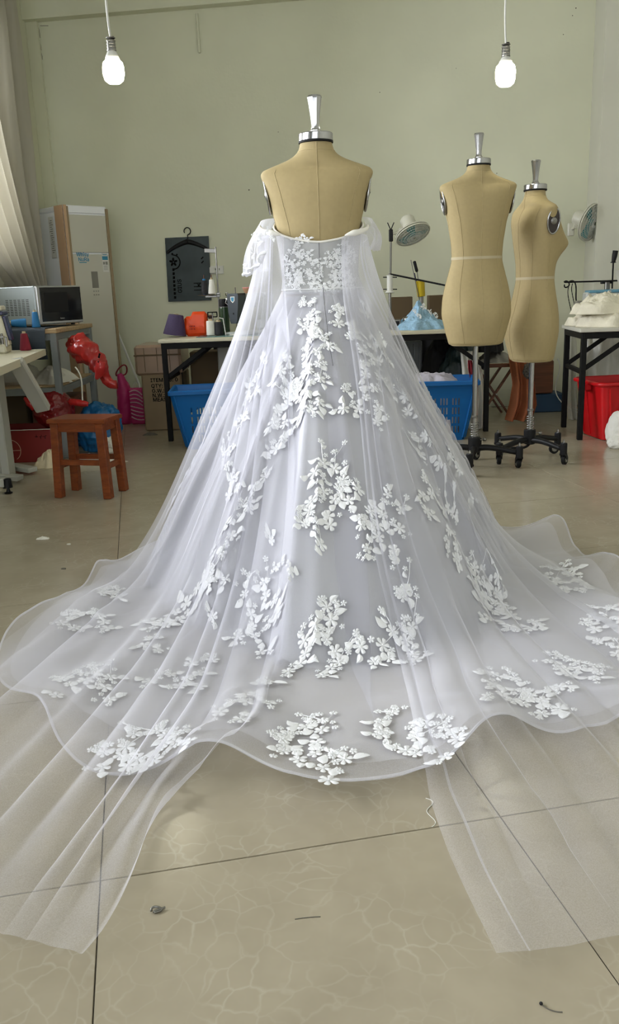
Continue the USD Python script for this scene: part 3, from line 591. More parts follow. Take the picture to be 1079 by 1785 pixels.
# ------------------------------------------------------------------ more materials
def emit(name, c, s): return mat(name, {'e': ('emission', {'color': c, 'strength': s})}, (), 'e.emission')
def film(name, c, a, rough=.25):
    """thin crinkled plastic: partly clear"""
    return mat(name, {'t': ('texture_coordinate', {}), 'n': ('noise_texture', {'scale': 9.0, 'detail': 3.0}), 'mr': ('map_range', {'from_min': .3, 'from_max': .7, 'to_min': a-.15, 'to_max': min(1, a+.15)}),
        'p': ('principled_bsdf', {'base_color': c, 'roughness': rough}), 'tr': ('transparent_bsdf', {'color': (1, 1, 1)}), 'm': ('mix_closure', {})},
        [('t.object', 'n.vector'), ('n.fac', 'mr.value'), ('mr.result', 'm.fac'), ('tr.BSDF', 'm.closure1'), ('p.BSDF', 'm.closure2')], 'm.closure')
def wood(name, a, b, sc=1.0, rough=.35):
    return mat(name, {'t': ('texture_coordinate', {}), 'mp': ('mapping', {'scale': (3*sc, 34*sc, 34*sc)}), 'n': ('noise_texture', {'scale': 1.4, 'detail': 5.0, 'distortion': .6}),
        'r': ('rgb_ramp', {'ramp': [(.3, a), (.7, b)]}), 'p': ('principled_bsdf', {'roughness': rough})},
        [('t.object', 'mp.vector'), ('mp.vector', 'n.vector'), ('n.fac', 'r.fac'), ('r.color', 'p.base_color')])
K.update({
 'bulb': emit('bulb_glow', (1.0, .95, .74), 35.0), 'white_plastic': pbr('white_plastic', (.62, .62, .58), .4), 'cream_plastic': pbr('cream_plastic', (.62, .60, .50), .4),
 'ac_white': pbr('appliance_white', (.80, .82, .85), .35), 'ac_front': pbr('appliance_cream', (.52, .51, .43), .35), 'tan_card': pbr('tan_board', (.50, .33, .20), .75), 'tan_dark': pbr('tan_board_edge', (.28, .21, .12), .75),
 'blue_ink': pbr('blue_print', (.03, .22, .36), .5), 'grey_ink': pbr('grey_print', (.22, .22, .20), .5), 'black_ink': pbr('black_print', (.006, .006, .006), .8, specular_ior_level=.05), 'gap': pbr('panel_gap', (.05, .045, .04), .7),
 'grey_panel': pbr('grey_panel', (.20, .19, .16), .3), 'microwave': pbr('microwave_metal', (.36, .40, .40), .35, .4), 'door_glass': pbr('black_glass', (.008, .008, .009), .08), 'silver': pbr('silver_trim', (.5, .5, .5), .3, .8),
 'rack': pbr('grey_painted_steel', (.17, .19, .19), .5), 'mat': pbr('blue_mat', (.012, .022, .034), .6), 'raw_wood': wood('raw_board', (.30, .20, .10), (.44, .32, .18), 1, .8),
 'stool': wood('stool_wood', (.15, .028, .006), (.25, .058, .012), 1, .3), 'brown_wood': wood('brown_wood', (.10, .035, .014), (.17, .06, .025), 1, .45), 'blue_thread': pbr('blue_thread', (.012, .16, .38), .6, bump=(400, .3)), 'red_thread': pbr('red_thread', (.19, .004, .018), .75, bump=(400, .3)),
 'white_thread': pbr('white_thread', (.75, .74, .68), .6, bump=(300, .3)), 'black_thread': pbr('black_thread', (.012, .012, .015), .7, bump=(300, .3)), 'paper_core': pbr('paper_core', (.45, .36, .22), .8), 'navy': pbr('navy_enamel', (.02, .022, .07), .3),
 'machine_cream': pbr('cream_enamel', (.60, .57, .44), .35), 'machine_grey': pbr('grey_enamel', (.045, .055, .065), .3), 'machine_white': pbr('white_enamel', (.55, .57, .54), .3), 'machine_blue': pbr('blue_enamel', (.12, .30, .42), .3),
 'table_cream': pbr('cream_laminate', (.56, .53, .39), .45), 'table_white': pbr('pale_laminate', (.55, .54, .47), .45), 'stand_grey': pbr('stand_paint', (.40, .40, .35), .45), 'black_steel': pbr('black_steel', (.008, .008, .008), .5, specular_ior_level=0.12),
 'red_box': pbr('red_carton', (.20, .010, .008), .6), 'red_film': pbr('red_bag', (.42, .012, .012), .22, bump=(30, .4)), 'red_bagfilm': film('red_bag_film', (.34, .012, .010), .84), 'red_sheer': film('red_sheer_bag', (.55, .03, .03), .72), 'dark_red': pbr('dark_red_bag', (.16, .006, .008), .2, bump=(40, .6)),
 'blue_film': pbr('blue_bag', (.004, .10, .26), .3, bump=(30, .4)), 'clear_film': film('clear_wrap', (.60, .60, .56), .42), 'white_cloth': pbr('white_cloth', (.66, .65, .58), .8, bump=(60, .3)), 'cream_cloth': pbr('cream_cloth', (.62, .54, .36), .85, bump=(60, .3)),
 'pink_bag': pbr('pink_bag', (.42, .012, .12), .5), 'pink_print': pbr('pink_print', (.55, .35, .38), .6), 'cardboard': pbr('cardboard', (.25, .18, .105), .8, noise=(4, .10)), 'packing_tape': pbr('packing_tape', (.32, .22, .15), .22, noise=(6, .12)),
 'purple': pbr('purple_thread', (.055, .035, .10), .7, bump=(300, .3)), 'orange': pbr('orange_bag', (.80, .07, .008), .4, bump=(25, .3)), 'green_flask': pbr('dark_green_enamel', (.018, .045, .014), .3), 'pink_plastic': pbr('pink_plastic', (.60, .22, .20), .4), 'wood_bowl': pbr('tan_plastic', (.36, .20, .11), .5),
 'poster': pbr('dark_grey_bag', (.040, .054, .058), .4, noise=(5, .25), bump=(12, .3), specular_ior_level=.3), 'glass_top': pbr('green_glass_sheet', (.16, .27, .26), .08), 'basket': pbr('blue_plastic', (.002, .11, .36), .4, specular_ior_level=.3), 'lilac_cloth': pbr('lilac_cloth', (.42, .40, .46), .85, bump=(60, .3)),
 'blue_tulle': pbr('blue_tulle', (.28, .46, .62), .8, noise=(14, .25), bump=(90, .5)), 'deep_blue': pbr('deep_blue_tulle', (.06, .22, .60), .8), 'yellow': pbr('yellow_plastic', (.50, .36, .004), .4), 'fan_white': pbr('fan_white', (.58, .57, .48), .4), 'fan_blade': pbr('fan_blade', (.10, .33, .35), .3), 'fan_wire': pbr('fan_wire', (.60, .62, .58), .4),
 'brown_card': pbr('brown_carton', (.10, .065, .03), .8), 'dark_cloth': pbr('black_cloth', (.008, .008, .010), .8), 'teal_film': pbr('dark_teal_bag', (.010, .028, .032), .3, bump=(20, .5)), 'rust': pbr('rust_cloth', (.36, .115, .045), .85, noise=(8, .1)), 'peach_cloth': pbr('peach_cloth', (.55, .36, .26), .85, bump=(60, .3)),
 'red_plastic': pbr('red_plastic', (.52, .004, .008), .35), 'ivory_pile': pbr('ivory_cloth', (.72, .68, .55), .8, noise=(10, .08), bump=(50, .5)), 'maroon': pbr('maroon_cloth', (.22, .01, .02), .8), 'grey_cloth': pbr('grey_cloth', (.30, .29, .26), .85, bump=(60, .3)), 'dark_blue': pbr('dark_blue_carton', (.01, .045, .10), .6),
 'frame': pbr('window_frame', (.55, .55, .50), .4), 'dust': pbr('dust', (.12, .11, .09), .9),
})
K['curtain'] = mat('curtain_cloth', {'t': ('texture_coordinate', {}), 'n': ('noise_texture', {'scale': 300.0}), 'b': ('bump', {'strength': .15, 'distance': .003}),
    'd': ('diffuse_bsdf', {'color': (.58, .555, .48)}), 'tl': ('translucent_bsdf', {'color': (.66, .64, .57)}), 'm': ('mix_closure', {'fac': .45})},
    [('t.object', 'n.vector'), ('n.fac', 'b.height'), ('b.normal', 'd.normal'), ('d.BSDF', 'm.closure1'), ('tl.BSDF', 'm.closure2')], 'm.closure')
K['pane'] = mat('window_pane', {'f': ('fresnel', {'IOR': 1.5}), 'g': ('glossy_bsdf', {'roughness': .02}), 'tr': ('transparent_bsdf', {'color': (.95, .97, .97)}), 'm': ('mix_closure', {})},
    [('f.fac', 'm.fac'), ('tr.BSDF', 'm.closure1'), ('g.BSDF', 'm.closure2')], 'm.closure')
def pr(x0, y0, x1, y1, Y):       # x range and z range at distance Y
    y0, y1 = min(y0, y1), max(y0, y1)
    a, b = at(x0, y1, Y), at(x1, y0, Y); return a[0], b[0], a[2], b[2]

# ------------------------------------------------------------------ windows and curtain
for k, (v0, v1, z0, z1) in enumerate(wins):
    w = struct('window_%d' % (k+1), join(wallbox(-.16, -.10, v0, v1, z0, z0+.05), wallbox(-.16, -.10, v0, v1, z1-.05, z1), wallbox(-.16, -.10, v0, v0+.05, z0, z1), wallbox(-.16, -.10, v1-.05, v1, z0, z1)), 'frame')
    n = 3
    for i in range(n):
        a, b = v0+.05+(v1-v0-.1)*i/n, v0+.05+(v1-v0-.1)*(i+1)/n
        if i: struct('mullion', wallbox(-.155, -.105, a-.025, a+.025, z0+.05, z1-.05), 'frame', False, w)
        struct('pane', wallbox(-.133, -.127, a+.02, b-.02, z0+.05, z1-.05), 'pane', False, w)
    struct('sill', wallbox(-.12, .06, v0-.05, v1+.05, z0-.035, z0-.002), 'white_plastic', False, w)
w = struct('window_4', join(wallbox(.9, 5.5, ROOML+.1, ROOML+.16, .9, .95), wallbox(.9, 5.5, ROOML+.1, ROOML+.16, 3.05, 3.1), wallbox(.9, .95, ROOML+.1, ROOML+.16, .9, 3.1), wallbox(5.45, 5.5, ROOML+.1, ROOML+.16, .9, 3.1)), 'frame')
for i in range(1, 4): struct('mullion', wallbox(.9+1.15*i-.025, .9+1.15*i+.025, ROOML+.1, ROOML+.16, .95, 3.05), 'frame', False, w)
for i in range(4): struct('pane', wallbox(.95+1.14*i, 2.07+1.14*i, ROOML+.127, ROOML+.133, .95, 3.05), 'pane', False, w)

nu, nv = 260, 60; U, V = np.meshgrid(np.linspace(0, 1, nu), np.linspace(0, 1, nv), indexing='ij'); zc = 3.62-V*2.58
vl = .60+.03*V+U*(1.35*(1-V**2.6)+.42); ff = np.sin(U*44+.6*np.sin(U*11)+V*1.0)+.35*np.sin(U*93+2)
uu = .17+.05*ff*(.6+.4*V)+.02*np.sin(V*5+U*9)
C = np.zeros((nu, nv, 3)); C[:] = R0+WX*uu[..., None]-WY*vl[..., None]; C[..., 2] = zc
t = Thing('curtain', 'tall beige curtain gathered at the left window', 'curtain'); cu = t.add('cloth', thick(C, .002), 'curtain', True)
t.add('rail', bar(room(.17, .40, 3.64), room(.17, 3.7, 3.64), .03, .03), 'white_plastic'); t.done()

# ------------------------------------------------------------------ hanging bulbs
def pendant(label, px, Y, ytop, ysock, ybase, ybulb, yend, group='hanging bulbs'):
    b0, b1, b2, b3 = at(px, yend, Y)[2], at(px, ybulb, Y)[2], at(px, ybase, Y)[2], at(px, ysock, Y)[2]
    x = at(px, (ybulb+yend)/2, Y)[0]; r = .054
    t = Thing('pendant_bulb', label, 'light bulb', (x, Y, b0))
    h = b1-b0; t.add('bulb', lathe([(0, 0), (r*.55, .004), (r*.86, .018), (r, .045), (r, h*.72), (r*.9, h*.92), (r*.72, h)], 32), 'bulb', True)
    t.add('bulb_neck', lathe([(r*.72, h), (r*.60, h+.5*(b2-b1)), (.022, b2-b0), (.018, b2-b0+.002)], 28), 'white_plastic', True)
    s = t.add('socket', lathe([(.021, b2-b0), (.024, b2-b0+.004), (.022, b2-b0+.012), (.021, b3-b0-.012), (.014, b3-b0)], 24), 'steel', True)
    for k in range(4): t.add('thread_ring', lathe([(.0215, -.002), (.0235, 0), (.0215, .002)], 20, (0, 0, b2-b0+.02+.014*k)), 'steel', True, s)
    t.add('clip', bx(.020, .010, .012, (0.008, 0, b3-b0+.006)), 'black')
    P = spline([(0, 0, b3-b0), (-.004, .002, b3-b0+.05), (.003, 0, b3-b0+.4), (0, 0, ROOMH-b0-.004)], 30); t.add('cord', tube(P, .0055, 8), 'white_plastic', True)
    t.add('ceiling_rose', lathe([(0, ROOMH-b0-.03), (.03, ROOMH-b0-.028), (.042, ROOMH-b0)], 20), 'white_plastic'); t.done()
pendant('lit bulb hanging near the left curtain', 198, 4.7, 0, 68, 90, 106, 147)
pendant('lit bulb hanging above the pair of bare dress forms', 881, 5.0, 0, 78, 100, 112, 152)

# ------------------------------------------------------------------ back left: air conditioner
a0 = at(108, 357, 7.35); TH = pi/4
t = Thing('air_conditioner', 'tall white floor-standing air conditioner with tan edge guards in the corner', 'air conditioner', (a0[0], a0[1], 0), TH)
AH = 1.81; w, d = .42, .46
t.add('body', join(bz(w-.01, d, AH-.04, (w/2, d/2, 0), .012), bz(w-.004, d, .04, (w/2, d/2, AH-.04), .010)), 'ac_white')
f1 = t.add('front_panel', bz(w-.05, .012, AH-.45, (w/2, -.005, .06), .003), 'ac_front'); f2 = t.add('outlet_panel', bz(w-.05, .012, .30, (w/2, -.005, AH-.375), .003), 'ac_front'); t.add('top_strip', bz(w-.05, .012, .055, (w/2, -.005, AH-.06), .003), 'ac_white')
t.add('edge_guard', bz(.115, .006, AH, (.0, .0, 0), .001), 'tan_card') if False else None
t.add('edge_guard', join(bz(.006, .13, AH, (-.001, .065, 0), .001), bz(.030, .006, AH, (.014, -.012, 0), .001)), 'tan_card', label='tan board strip on the side')
t.add('edge_guard', join(bz(.026, .010, AH-.02, (w-.012, -.012, 0), .002)), 'tan_dark', label='narrow tan strip on the right edge')
t.add('corner_strip', bz(.018, .010, AH-.01, (.034, -.012, 0), .002), 'tan_dark')
X, Z = (1, 0, 0), (0, 0, 1)
t.add('logo', join(word('Whisy', .030, (.078, -.0115, 1.405), X, Z, True), word('NuRa', .030, (.092, -.0115, 1.365), X, Z, True), bx(.07, .001, .006, (.135, -.0115, 1.354), .0002)), 'blue_ink', False, f1)
t.add('display', bz(.062, .002, .135, (.235, -.0115, 1.145), .0008), 'grey_panel', False, f1)
t.add('buttons', join(*[bx(.011, .002, .009, (.214+.022*i, -.0115, 1.118-.030*j), .0005) for i in range(3) for j in range(2)]), 'grey_ink', False, f1)
e = t.add('energy_label', bz(.058, .0012, .155, (.352, -.0115, 1.275), .0003), 'white_plastic', False, f1)
t.add('label_print', join(bz(.054, .001, .030, (.352, -.0125, 1.375), .0002), bx(.040, .001, .006, (.352, -.0125, 1.418), .0002)), 'blue_ink', False, f1); t.add('label_print', join(bx(.018, .001, .022, (.338, -.0125, 1.348), .0002), bx(.022, .001, .026, (.364, -.0125, 1.348), .0002), *[bx(.04, .001, .003, (.352, -.0125, 1.325-.010*k), .0002) for k in range(4)]), 'grey_ink', False, f1)
lb = t.add('side_label', bz(.0012, .075, .33, (-.0055, .20, 1.40), .0003), 'white_plastic', False)
t.add('label_print', join(*[bx(.001, .030+.02*((k*7) % 3)/2, .007, (-.0065, .195+.008*(k % 2), 1.70-.017*k), .0002) for k in range(16)]), 'grey_ink', False, lb)
t.done()
q0 = on(232, 735, 0)
single('white_pipe', tube([at(204, 577, 7.75), at(242, 668, 7.72), (*at(252, 740, 7.6)[:2], .012)], .010, 10), 'white_plastic', 'thin white pipe leaning on the wall beside the air conditioner', 'pipe')

# rack, microwave and what is on them
RX0, RX1, RY0, RY1, RZ = -2.46, -1.66, 5.76, 6.70, .865
t = Thing('storage_rack', 'grey steel rack with a raw board top under the microwave', 'rack')
for x, y in ((RX1, RY0), (RX1, RY1), (RX0, RY0), (RX0, RY1)): t.add('post', bz(.045, .045, RZ, (x, y, 0), .003), 'rack')
for z, nm in ((RZ-.045, 'rail'), (.46, 'rail')):
    for a, b in (((RX0, RY0), (RX1, RY0)), ((RX0, RY1), (RX1, RY1)), ((RX1, RY0), (RX1, RY1)), ((RX0, RY0), (RX0, RY1))): t.add(nm, bar((*a, z), (*b, z), .03, .045), 'rack')
t.add('top_board', bz(RX1-RX0+.06, RY1-RY0+.06, .030, ((RX0+RX1)/2, (RY0+RY1)/2, RZ-.022), .004), 'raw_wood'); t.add('shelf_board', bz(RX1-RX0, RY1-RY0-.05, .012, ((RX0+RX1)/2, (RY0+RY1)/2, .484), .002), 'raw_wood'); t.done()
RT = RZ+.0085
P = np.zeros((60, 12, 3)); s_ = np.linspace(0, 1, 60); L_ = np.clip(s_*1.25, 0, 1.0); prof = np.array([(min(1.0, 1.0-k)*.55, 0) for k in L_])
yy = np.where(s_ < .72, RY0+.62-s_/.72*.66, RY0-.045-.02*np.sin((s_-.72)/.28*3)); zz_ = np.where(s_ < .72, RT+.004, RT+.004-(s_-.72)/.28*.20)
for i in range(12): P[:, i] = np.stack([np.full(60, RX0+.02+(RX1-RX0-.06)*i/11), yy, zz_], 1)
single('cutting_mat', thick(P, .004), 'mat', 'dark blue mat hanging over the front edge of the rack', 'mat', True)
m0 = at(65, 563, 6.0); mz = RT+.006
t = Thing('microwave', 'silver microwave oven with a black glass door on the rack', 'microwave', (m0[0], m0[1], mz+.0), math.radians(59))
mw, md, mh = .42, .42, .262
for x in (.05, mw-.05):
    for y in (.04, md-.04): t.add('foot', cyl(.014, .014, (x, y, 0), 14), 'rubber')
bo = t.add('body', bz(mw, md, mh, (mw/2, md/2, .013), .006), 'microwave')
t.add('vent_slots', join(*[bx(.002, .026, .0045, (-.0005, .075+.041*c, .185-.0115*r), .0004) for c in range(6) for r in range(10)]), 'gap', False, bo)
dr = t.add('door', bz(mw-.008, .022, mh-.006, (mw/2, -.011, .016), .004), 'silver'); t.add('door_glass', bz(mw-.040, .004, mh-.032, (mw/2+.010, -.0225, .034), .001), 'door_glass', 35, dr); t.add('window', bz(.22, .002, .135, (.17, -.0252, .095), .001), 'black', 35, dr)
t.add('logo', word('Galanz', .0095, (.190, -.0252, .047), X, Z), 'silver', False, dr); t.done()

def cone(name, label, loc, h, r0_, r1_, m, core='paper_core', rz=0, lie=None, group=None):
    t = Thing(name, label, 'thread cone', loc, rz, group)
    prof = [(r0_*.62, .0), (r0_*.95, .003), (r0_, .008)]+[(r0_+(r1_-r0_)*k/16+(.0007 if k % 2 else 0), .008+(h-.02)*k/16) for k in range(1, 17)]+[(r1_*.93, h-.008), (r1_*.55, h-.007)]
    cr = lathe([(r0_*.50, -.002), (r0_*.60, -.002), (r0_*.60, .002), (r1_*.56, h-.01), (r1_*.52, h+.006), (r1_*.36, h+.006), (r0_*.46, 0)], 28)
    a, b = lathe(prof, 28), cr
    if lie is not None: a, b = [tf(tf(q, (0, 0, -h/2)), (0, 0, r0_), lie, 0, pi/2-.03) for q in (a, b)]
    t.add('thread', a, m, 40); t.add('core', b, core, 40); return t.done()
def sits(px, py, z): return tuple(on(px, py, z)[:2])+(z,)
c1 = at(64, 577, 5.82); cone('thread_cone', 'upright blue thread cone in front of the microwave door', (c1[0], 5.82, RT+.008), at(64, 547, 5.82)[2]-RT+.012, .028, .017, 'blue_thread')
c2 = at(33, 573, 5.80); cone('thread_cone', 'blue thread cone lying on its side on the mat', (c2[0], 5.80, RT+.013), .105, .030, .022, 'blue_thread', lie=pi+.25)

# overlock table on the far left
OT = .75
pA, pB = on(0, 640, OT), on(80, 608, OT); dv = (pB-pA)[:2]/np.linalg.norm((pB-pA)[:2]); nvv = np.array([-dv[1], dv[0]])
pC = pA[:2]-dv*.25
tt = Polygon([pC, pB[:2], pB[:2]+nvv*.52, pC+nvv*.52]).buffer(-.012).buffer(.012)
t = Thing('overlock_table', 'cream sewing table with grey metal stand at the left edge', 'sewing table')
t.add('tabletop', slab(tt, .040, OT-.040), 'table_cream')
o = lambda a, b, z=0: np.array([*(pC+dv*a+nvv*b), z])
t.add('slanted_brace', bar(at(26, 628, 4.72), at(76, 714, 4.95), .085, .05, (0, 1, 0), .008), 'stand_grey')
xl = at(6, 720, 5.05)[0]
t.add('column', bz(.050, .09, OT-.08, (xl-.02, 5.05, .04), .006), 'stand_grey'); t.add('column', bz(.28, .045, OT-.05, (xl-.17, 5.20, .01), .006), 'stand_grey')
b0, b1 = on(-40, 806, 0), on(86, 803, 0)
t.add('base_rail', bar((*b0[:2], .035), (*b1[:2], .035), .07, .05, bev=.004), 'stand_grey')
t.add('foot_slat', bar((*on(-30, 812, .02)[:2], .05), (*on(58, 822, .02)[:2], .03), .075, .03, bev=.004), 'stand_grey'); t.add('foot_slat', bar((*on(-30, 835, .02)[:2], .05), (*on(36, 836, .02)[:2], .03), .075, .03, bev=.004), 'stand_grey')
fp = on(15, 860, 0); t.add('foot_rail', bar((fp[0]-.30, fp[1]+.02, .065), (fp[0]-.01, fp[1], .065), .055, .05, bev=.004), 'stand_grey')
ft = t.add('foot', lathe([(.0, .0), (.022, 0), (.024, .006), (.012, .010), (.008, .03), (.028, .034), (.022, .085), (0, .088)], 18, (fp[0], fp[1], 0)), 'black'); t.done()
q = on(45, 611, OT); cone('thread_cone', 'upright dark red thread cone on the cream sewing table', (q[0], q[1], OT), .115, .036, .021, 'red_thread', group=None)
q = on(2, 616, OT)
t = Thing('overlock_machine', 'cream overlock machine with navy trim cut off by the left edge', 'sewing machine', (q[0], q[1], OT), .15)
t.add('base', bz(.26, .20, .055, (-.09, .06, 0), .01), 'machine_cream'); t.add('body', join(bz(.15, .13, .17, (-.10, .10, .05), .012), tf(bz(.045, .09, .19, (0, 0, 0), .008), (.030, .07, .04), 0, 0, -.16)), 'machine_cream')
t.add('top_cover', bz(.17, .15, .03, (-.055, .09, .255), .008), 'machine_cream'); t.add('navy_band', bz(.185, .16, .022, (-.055, .09, .228), .004), 'navy'); t.add('side_panel', tf(bz(.020, .085, .15, (0, 0, 0), .004), (.060, .07, .075), 0, 0, -.16), 'navy')
t.add('looper_cover', bz(.09, .02, .08, (-.05, -.045, .02), .004), 'navy'); t.add('looper', join(cyl(.008, .07, (.02, -.02, .05), 12), bx(.05, .012, .012, (.01, -.03, .10)), bx(.012, .012, .06, (.045, -.03, .07))), 'steel'); [t.add('thread_guide', cyl(.004, .03, (-.10+.03*k, .03, .283), 10), 'steel') for k in range(5)]; t.done()

# shelf goods, bags and carton round the rack
single('plastic_roll', tf(blob((0, 0, 0), (.24, .15, .10), 3, .18, 2), ((RX0+RX1)/2-.05, RY0+.25, .4905)), 'clear_film', 'roll of clear plastic wrap on the lower rack shelf', 'plastic wrap', True)
single('folded_cloth', heap((RX1-.14, RY0+.36, .4905), .16, .26, .12, 5, 36), 'white_cloth', 'white cloth bundle on the lower rack shelf', 'cloth', True)
rb = np.array([at(150, 610, 5.75), at(165, 620, 5.72), at(176, 640, 5.7), at(178, 655, 5.7), at(188, 668, 5.7), at(203, 672, 5.7)])
def sack(P, R, seed, rough=.3, n=40, m=28, sq=1.0):
    """crumpled bag skin along a path"""
    P = spline(P, n); R = np.interp(np.linspace(0, 1, n), np.linspace(0, 1, len(R)), R); v, f = tube(P, R, m); c = np.repeat(P, m, 0)
    k = meshkit.fbm(v[:n*m]*16+seed, 3, seed); rd = 1-np.abs(2*meshkit.noise(v[:n*m]*22+seed, seed+2)-1); v[:n*m] = c+(v[:n*m]-c)*(1+rough*(k-.5)*1.6+rough*(rd-.6)*.8)[:, None]*np.array([1, sq, 1]); return v, f
t = Thing('red_plastic_bag', 'sheer red plastic bag spilling off the rack corner', 'plastic bag')
t.add('bag', sack(np.array([at(118, 600, 5.95), at(138, 604, 5.85), at(155, 618, 5.7), at(170, 632, 5.66), at(182, 655, 5.66), at(190, 667, 5.66), at(204, 670, 5.66)]), [.02, .065, .08, .075, .06, .035, .022], 3, .55, 60, 40), 'red_bagfilm', True)
t.add('neck', sack(np.array([at(176, 630, 5.60), at(174, 645, 5.60), at(168, 660, 5.62)]), [.03, .035, .01], 5, .3, 16, 16), 'red_sheer', True); t.add('printed_mark', join(*[tf(bx(.012, .002, .03, (0, 0, 0)), at(173, y, 5.57), .2, 0, .3*s) for y, s in ((620, 1), (633, -1))]), 'black_ink', False); t.done()
single('white_ribbon', tube(spline([at(131, 640, 5.57), at(140, 655, 5.56), at(143, 675, 5.57), at(144, 698, 5.58)], 30), .005, 6), 'white_cloth', 'white ribbon dangling from the rack shelf', 'ribbon', True)
x0, x1, z0, z1 = pr(-12, 733, 92, 793, 5.65)
t = Thing('red_carton', 'red carton on the floor beside the wooden stool', 'box'); z1 = .22
t.add('body', join(bz(x1-x0, .012, z1, ((x0+x1)/2, 5.65, 0)), bz(x1-x0, .012, z1, ((x0+x1)/2, 5.97, 0)), bz(.012, .32, z1, (x0, 5.81, 0)), bz(.012, .32, z1, (x1, 5.81, 0)), bz(x1-x0, .32, .01, ((x0+x1)/2, 5.81, 0))), 'red_box')
t.add('flap', bar((x0+.02, 5.64, z1+.002), (x1-.02, 5.64, z1+.002), .012, .004), 'white_cloth')
gl = Point(0, 0).buffer(.075, 24).difference(Point(0, 0).buffer(.071, 24)).union(sbox(-.07, -.003, .07, .001)).union(sbox(-.002, -.07, .002, .07)).intersection(sbox(-.01, -.06, .1, .1))
xs = at(16, 770, 5.65)[0]; t.add('printed_emblem', plate(gl, .0008, (xs, 5.6435, .085), X, Z), 'peach_cloth', False)
tk = join(*[bx(w_, .001, h_, (x_+at(62, 745, 5.65)[0], 5.6433, z_+.172), .0002) for x_, z_, w_, h_ in ((0, 0, .022, .003), (0, .006, .003, .018), (.028, .0, .016, .003), (.028, -.008, .003, .016), (.034, .006, .003, .014), (.05, 0, .018, .003), (.058, -.006, .003, .02), (.064, .006, .010, .003))])
t.add('marker_writing', tk, 'black_ink', False); t.done()
t = Thing('red_bundle', 'knotted dark red plastic bundle sitting on the red carton', 'plastic bag')
c = at(95, 728, 5.78); t.add('bundle', blob((c[0], 5.79, z1-.03), (.135, .125, .135), 4, .16, 2.2, flat=False), 'dark_red', True); t.add('handle', sack(np.array([at(122, 700, 5.68), at(136, 702, 5.66), at(154, 705, 5.66)]), [.02, .024, .016], 8, .3, 18, 14), 'red_film', True)
t.add('handle', sack(np.array([at(62, 712, 5.70), at(50, 700, 5.70), at(42, 694, 5.70)]), [.03, .03, .008], 9, .3, 18, 14), 'red_film', True); t.done()
c = at(168, 722, 5.85); single('blue_bag', blob((c[0], 5.92, .02), (.15, .13, .19), 12, .26, 2.4), 'blue_film', 'crumpled blue plastic bag behind the wooden stool', 'plastic bag', True)
c = on(152, 776, 0); single('small_blue_bag', blob((c[0], c[1], 0), (.09, .07, .05), 15, .4, 3), 'blue_film', 'small blue plastic wad seen between the stool legs', 'plastic bag', True)
c = on(185, 790, 0); single('white_wad', blob((c[0]+.05, c[1]-.06, 0), (.07, .06, .08), 17, .4, 3), 'white_cloth', 'white crumpled bag behind the right stool legs', 'plastic bag', True)
c = on(165, 806, 0); single('white_rag', heap((c[0], c[1], 0), .20, .10, .06, 8, 40, 22, .6), 'white_cloth', 'white rag on the floor behind the stool', 'cloth', True)
c = on(88, 812, 0); single('cream_rag', heap((c[0], c[1], 0), .11, .09, .11, 9, 36, 22, .6), 'cream_cloth', 'cream rag on the floor left of the stool', 'cloth', True)

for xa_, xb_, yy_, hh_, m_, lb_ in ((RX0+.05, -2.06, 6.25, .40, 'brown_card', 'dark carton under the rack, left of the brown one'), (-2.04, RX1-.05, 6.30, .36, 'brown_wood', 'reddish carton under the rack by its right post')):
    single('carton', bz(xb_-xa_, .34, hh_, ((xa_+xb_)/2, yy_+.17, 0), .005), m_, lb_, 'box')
# wooden stool
F4 = [on(105, 867, 0), on(190, 869, 0), on(216, 855, 0), on(134, 854, 0)]; cen = np.mean(F4, 0)
t = Thing('wooden_stool', 'reddish brown wooden stool standing on the tiles', 'stool'); SH = .435
T4 = [cen+(p-cen)*.90+np.array([0, 0, SH-.024]) for p in F4]
st = Polygon([(cen+(p-cen)*1.16)[:2] for p in F4]); t.add('seat', join(slab(st.buffer(-.004), .003, SH-.003), slab(st, .019, SH-.022)), 'stool')
for p, q in zip(F4, T4): t.add('leg', bar(p+np.array([0, 0, .0005]), q, .045, .045, F4[1]-F4[0], .003), 'stool')
for k in range(4):
    a, b = k, (k+1) % 4; L_ = lambda u, i: F4[i]+(T4[i]-F4[i])*u
    t.add('apron', bar(L_(.945, a), L_(.945, b), .022, .048), 'stool')
    if k != 3 or True: t.add('stretcher', bar(L_(.42 if k % 2 else .48, a), L_(.42 if k % 2 else .48, b), .020, .030), 'stool')
t.done()

# pink bags, carton, dust
c = at(218, 722, 7.25)
t = Thing('pink_bag', 'narrow bright pink bag leaning at the air conditioner', 'bag'); t.add('bag', sack(np.array([[c[0]-.02, 7.3, .0], [c[0], 7.3, .2], [c[0]-.01, 7.3, .36], [c[0]-.03, 7.3, .43]]), [.055, .065, .06, .02], 21, .18, 30, 24), 'pink_bag', True)
t.add('strap', tube(spline([(c[0]-.05, 7.3, .41), (c[0]-.02, 7.29, .48), (c[0]+.03, 7.29, .50), (c[0]+.035, 7.3, .44), (c[0]-.01, 7.3, .42)], 30), .006, 8), 'maroon', True); t.done()
x0, x1, _, z1 = pr(228, 668, 247, 728, 7.2)
t = Thing('striped_pink_bag', 'pink bag with pale curved stripes beside the tall carton', 'bag'); b = t.add('bag', bz(.13, .06, .31, ((x0+x1)/2, 7.25, 0), .02), 'pink_bag')
for k in range(8): t.add('stripe', tube(spline([((x0+x1)/2-.055, 7.216, .28-.03*k), ((x0+x1)/2, 7.214, .29-.034*k-.01*(k > 3)), ((x0+x1)/2+.05, 7.216, .25-.03*k)], 12), .0055, 6), 'pink_print', True, b)
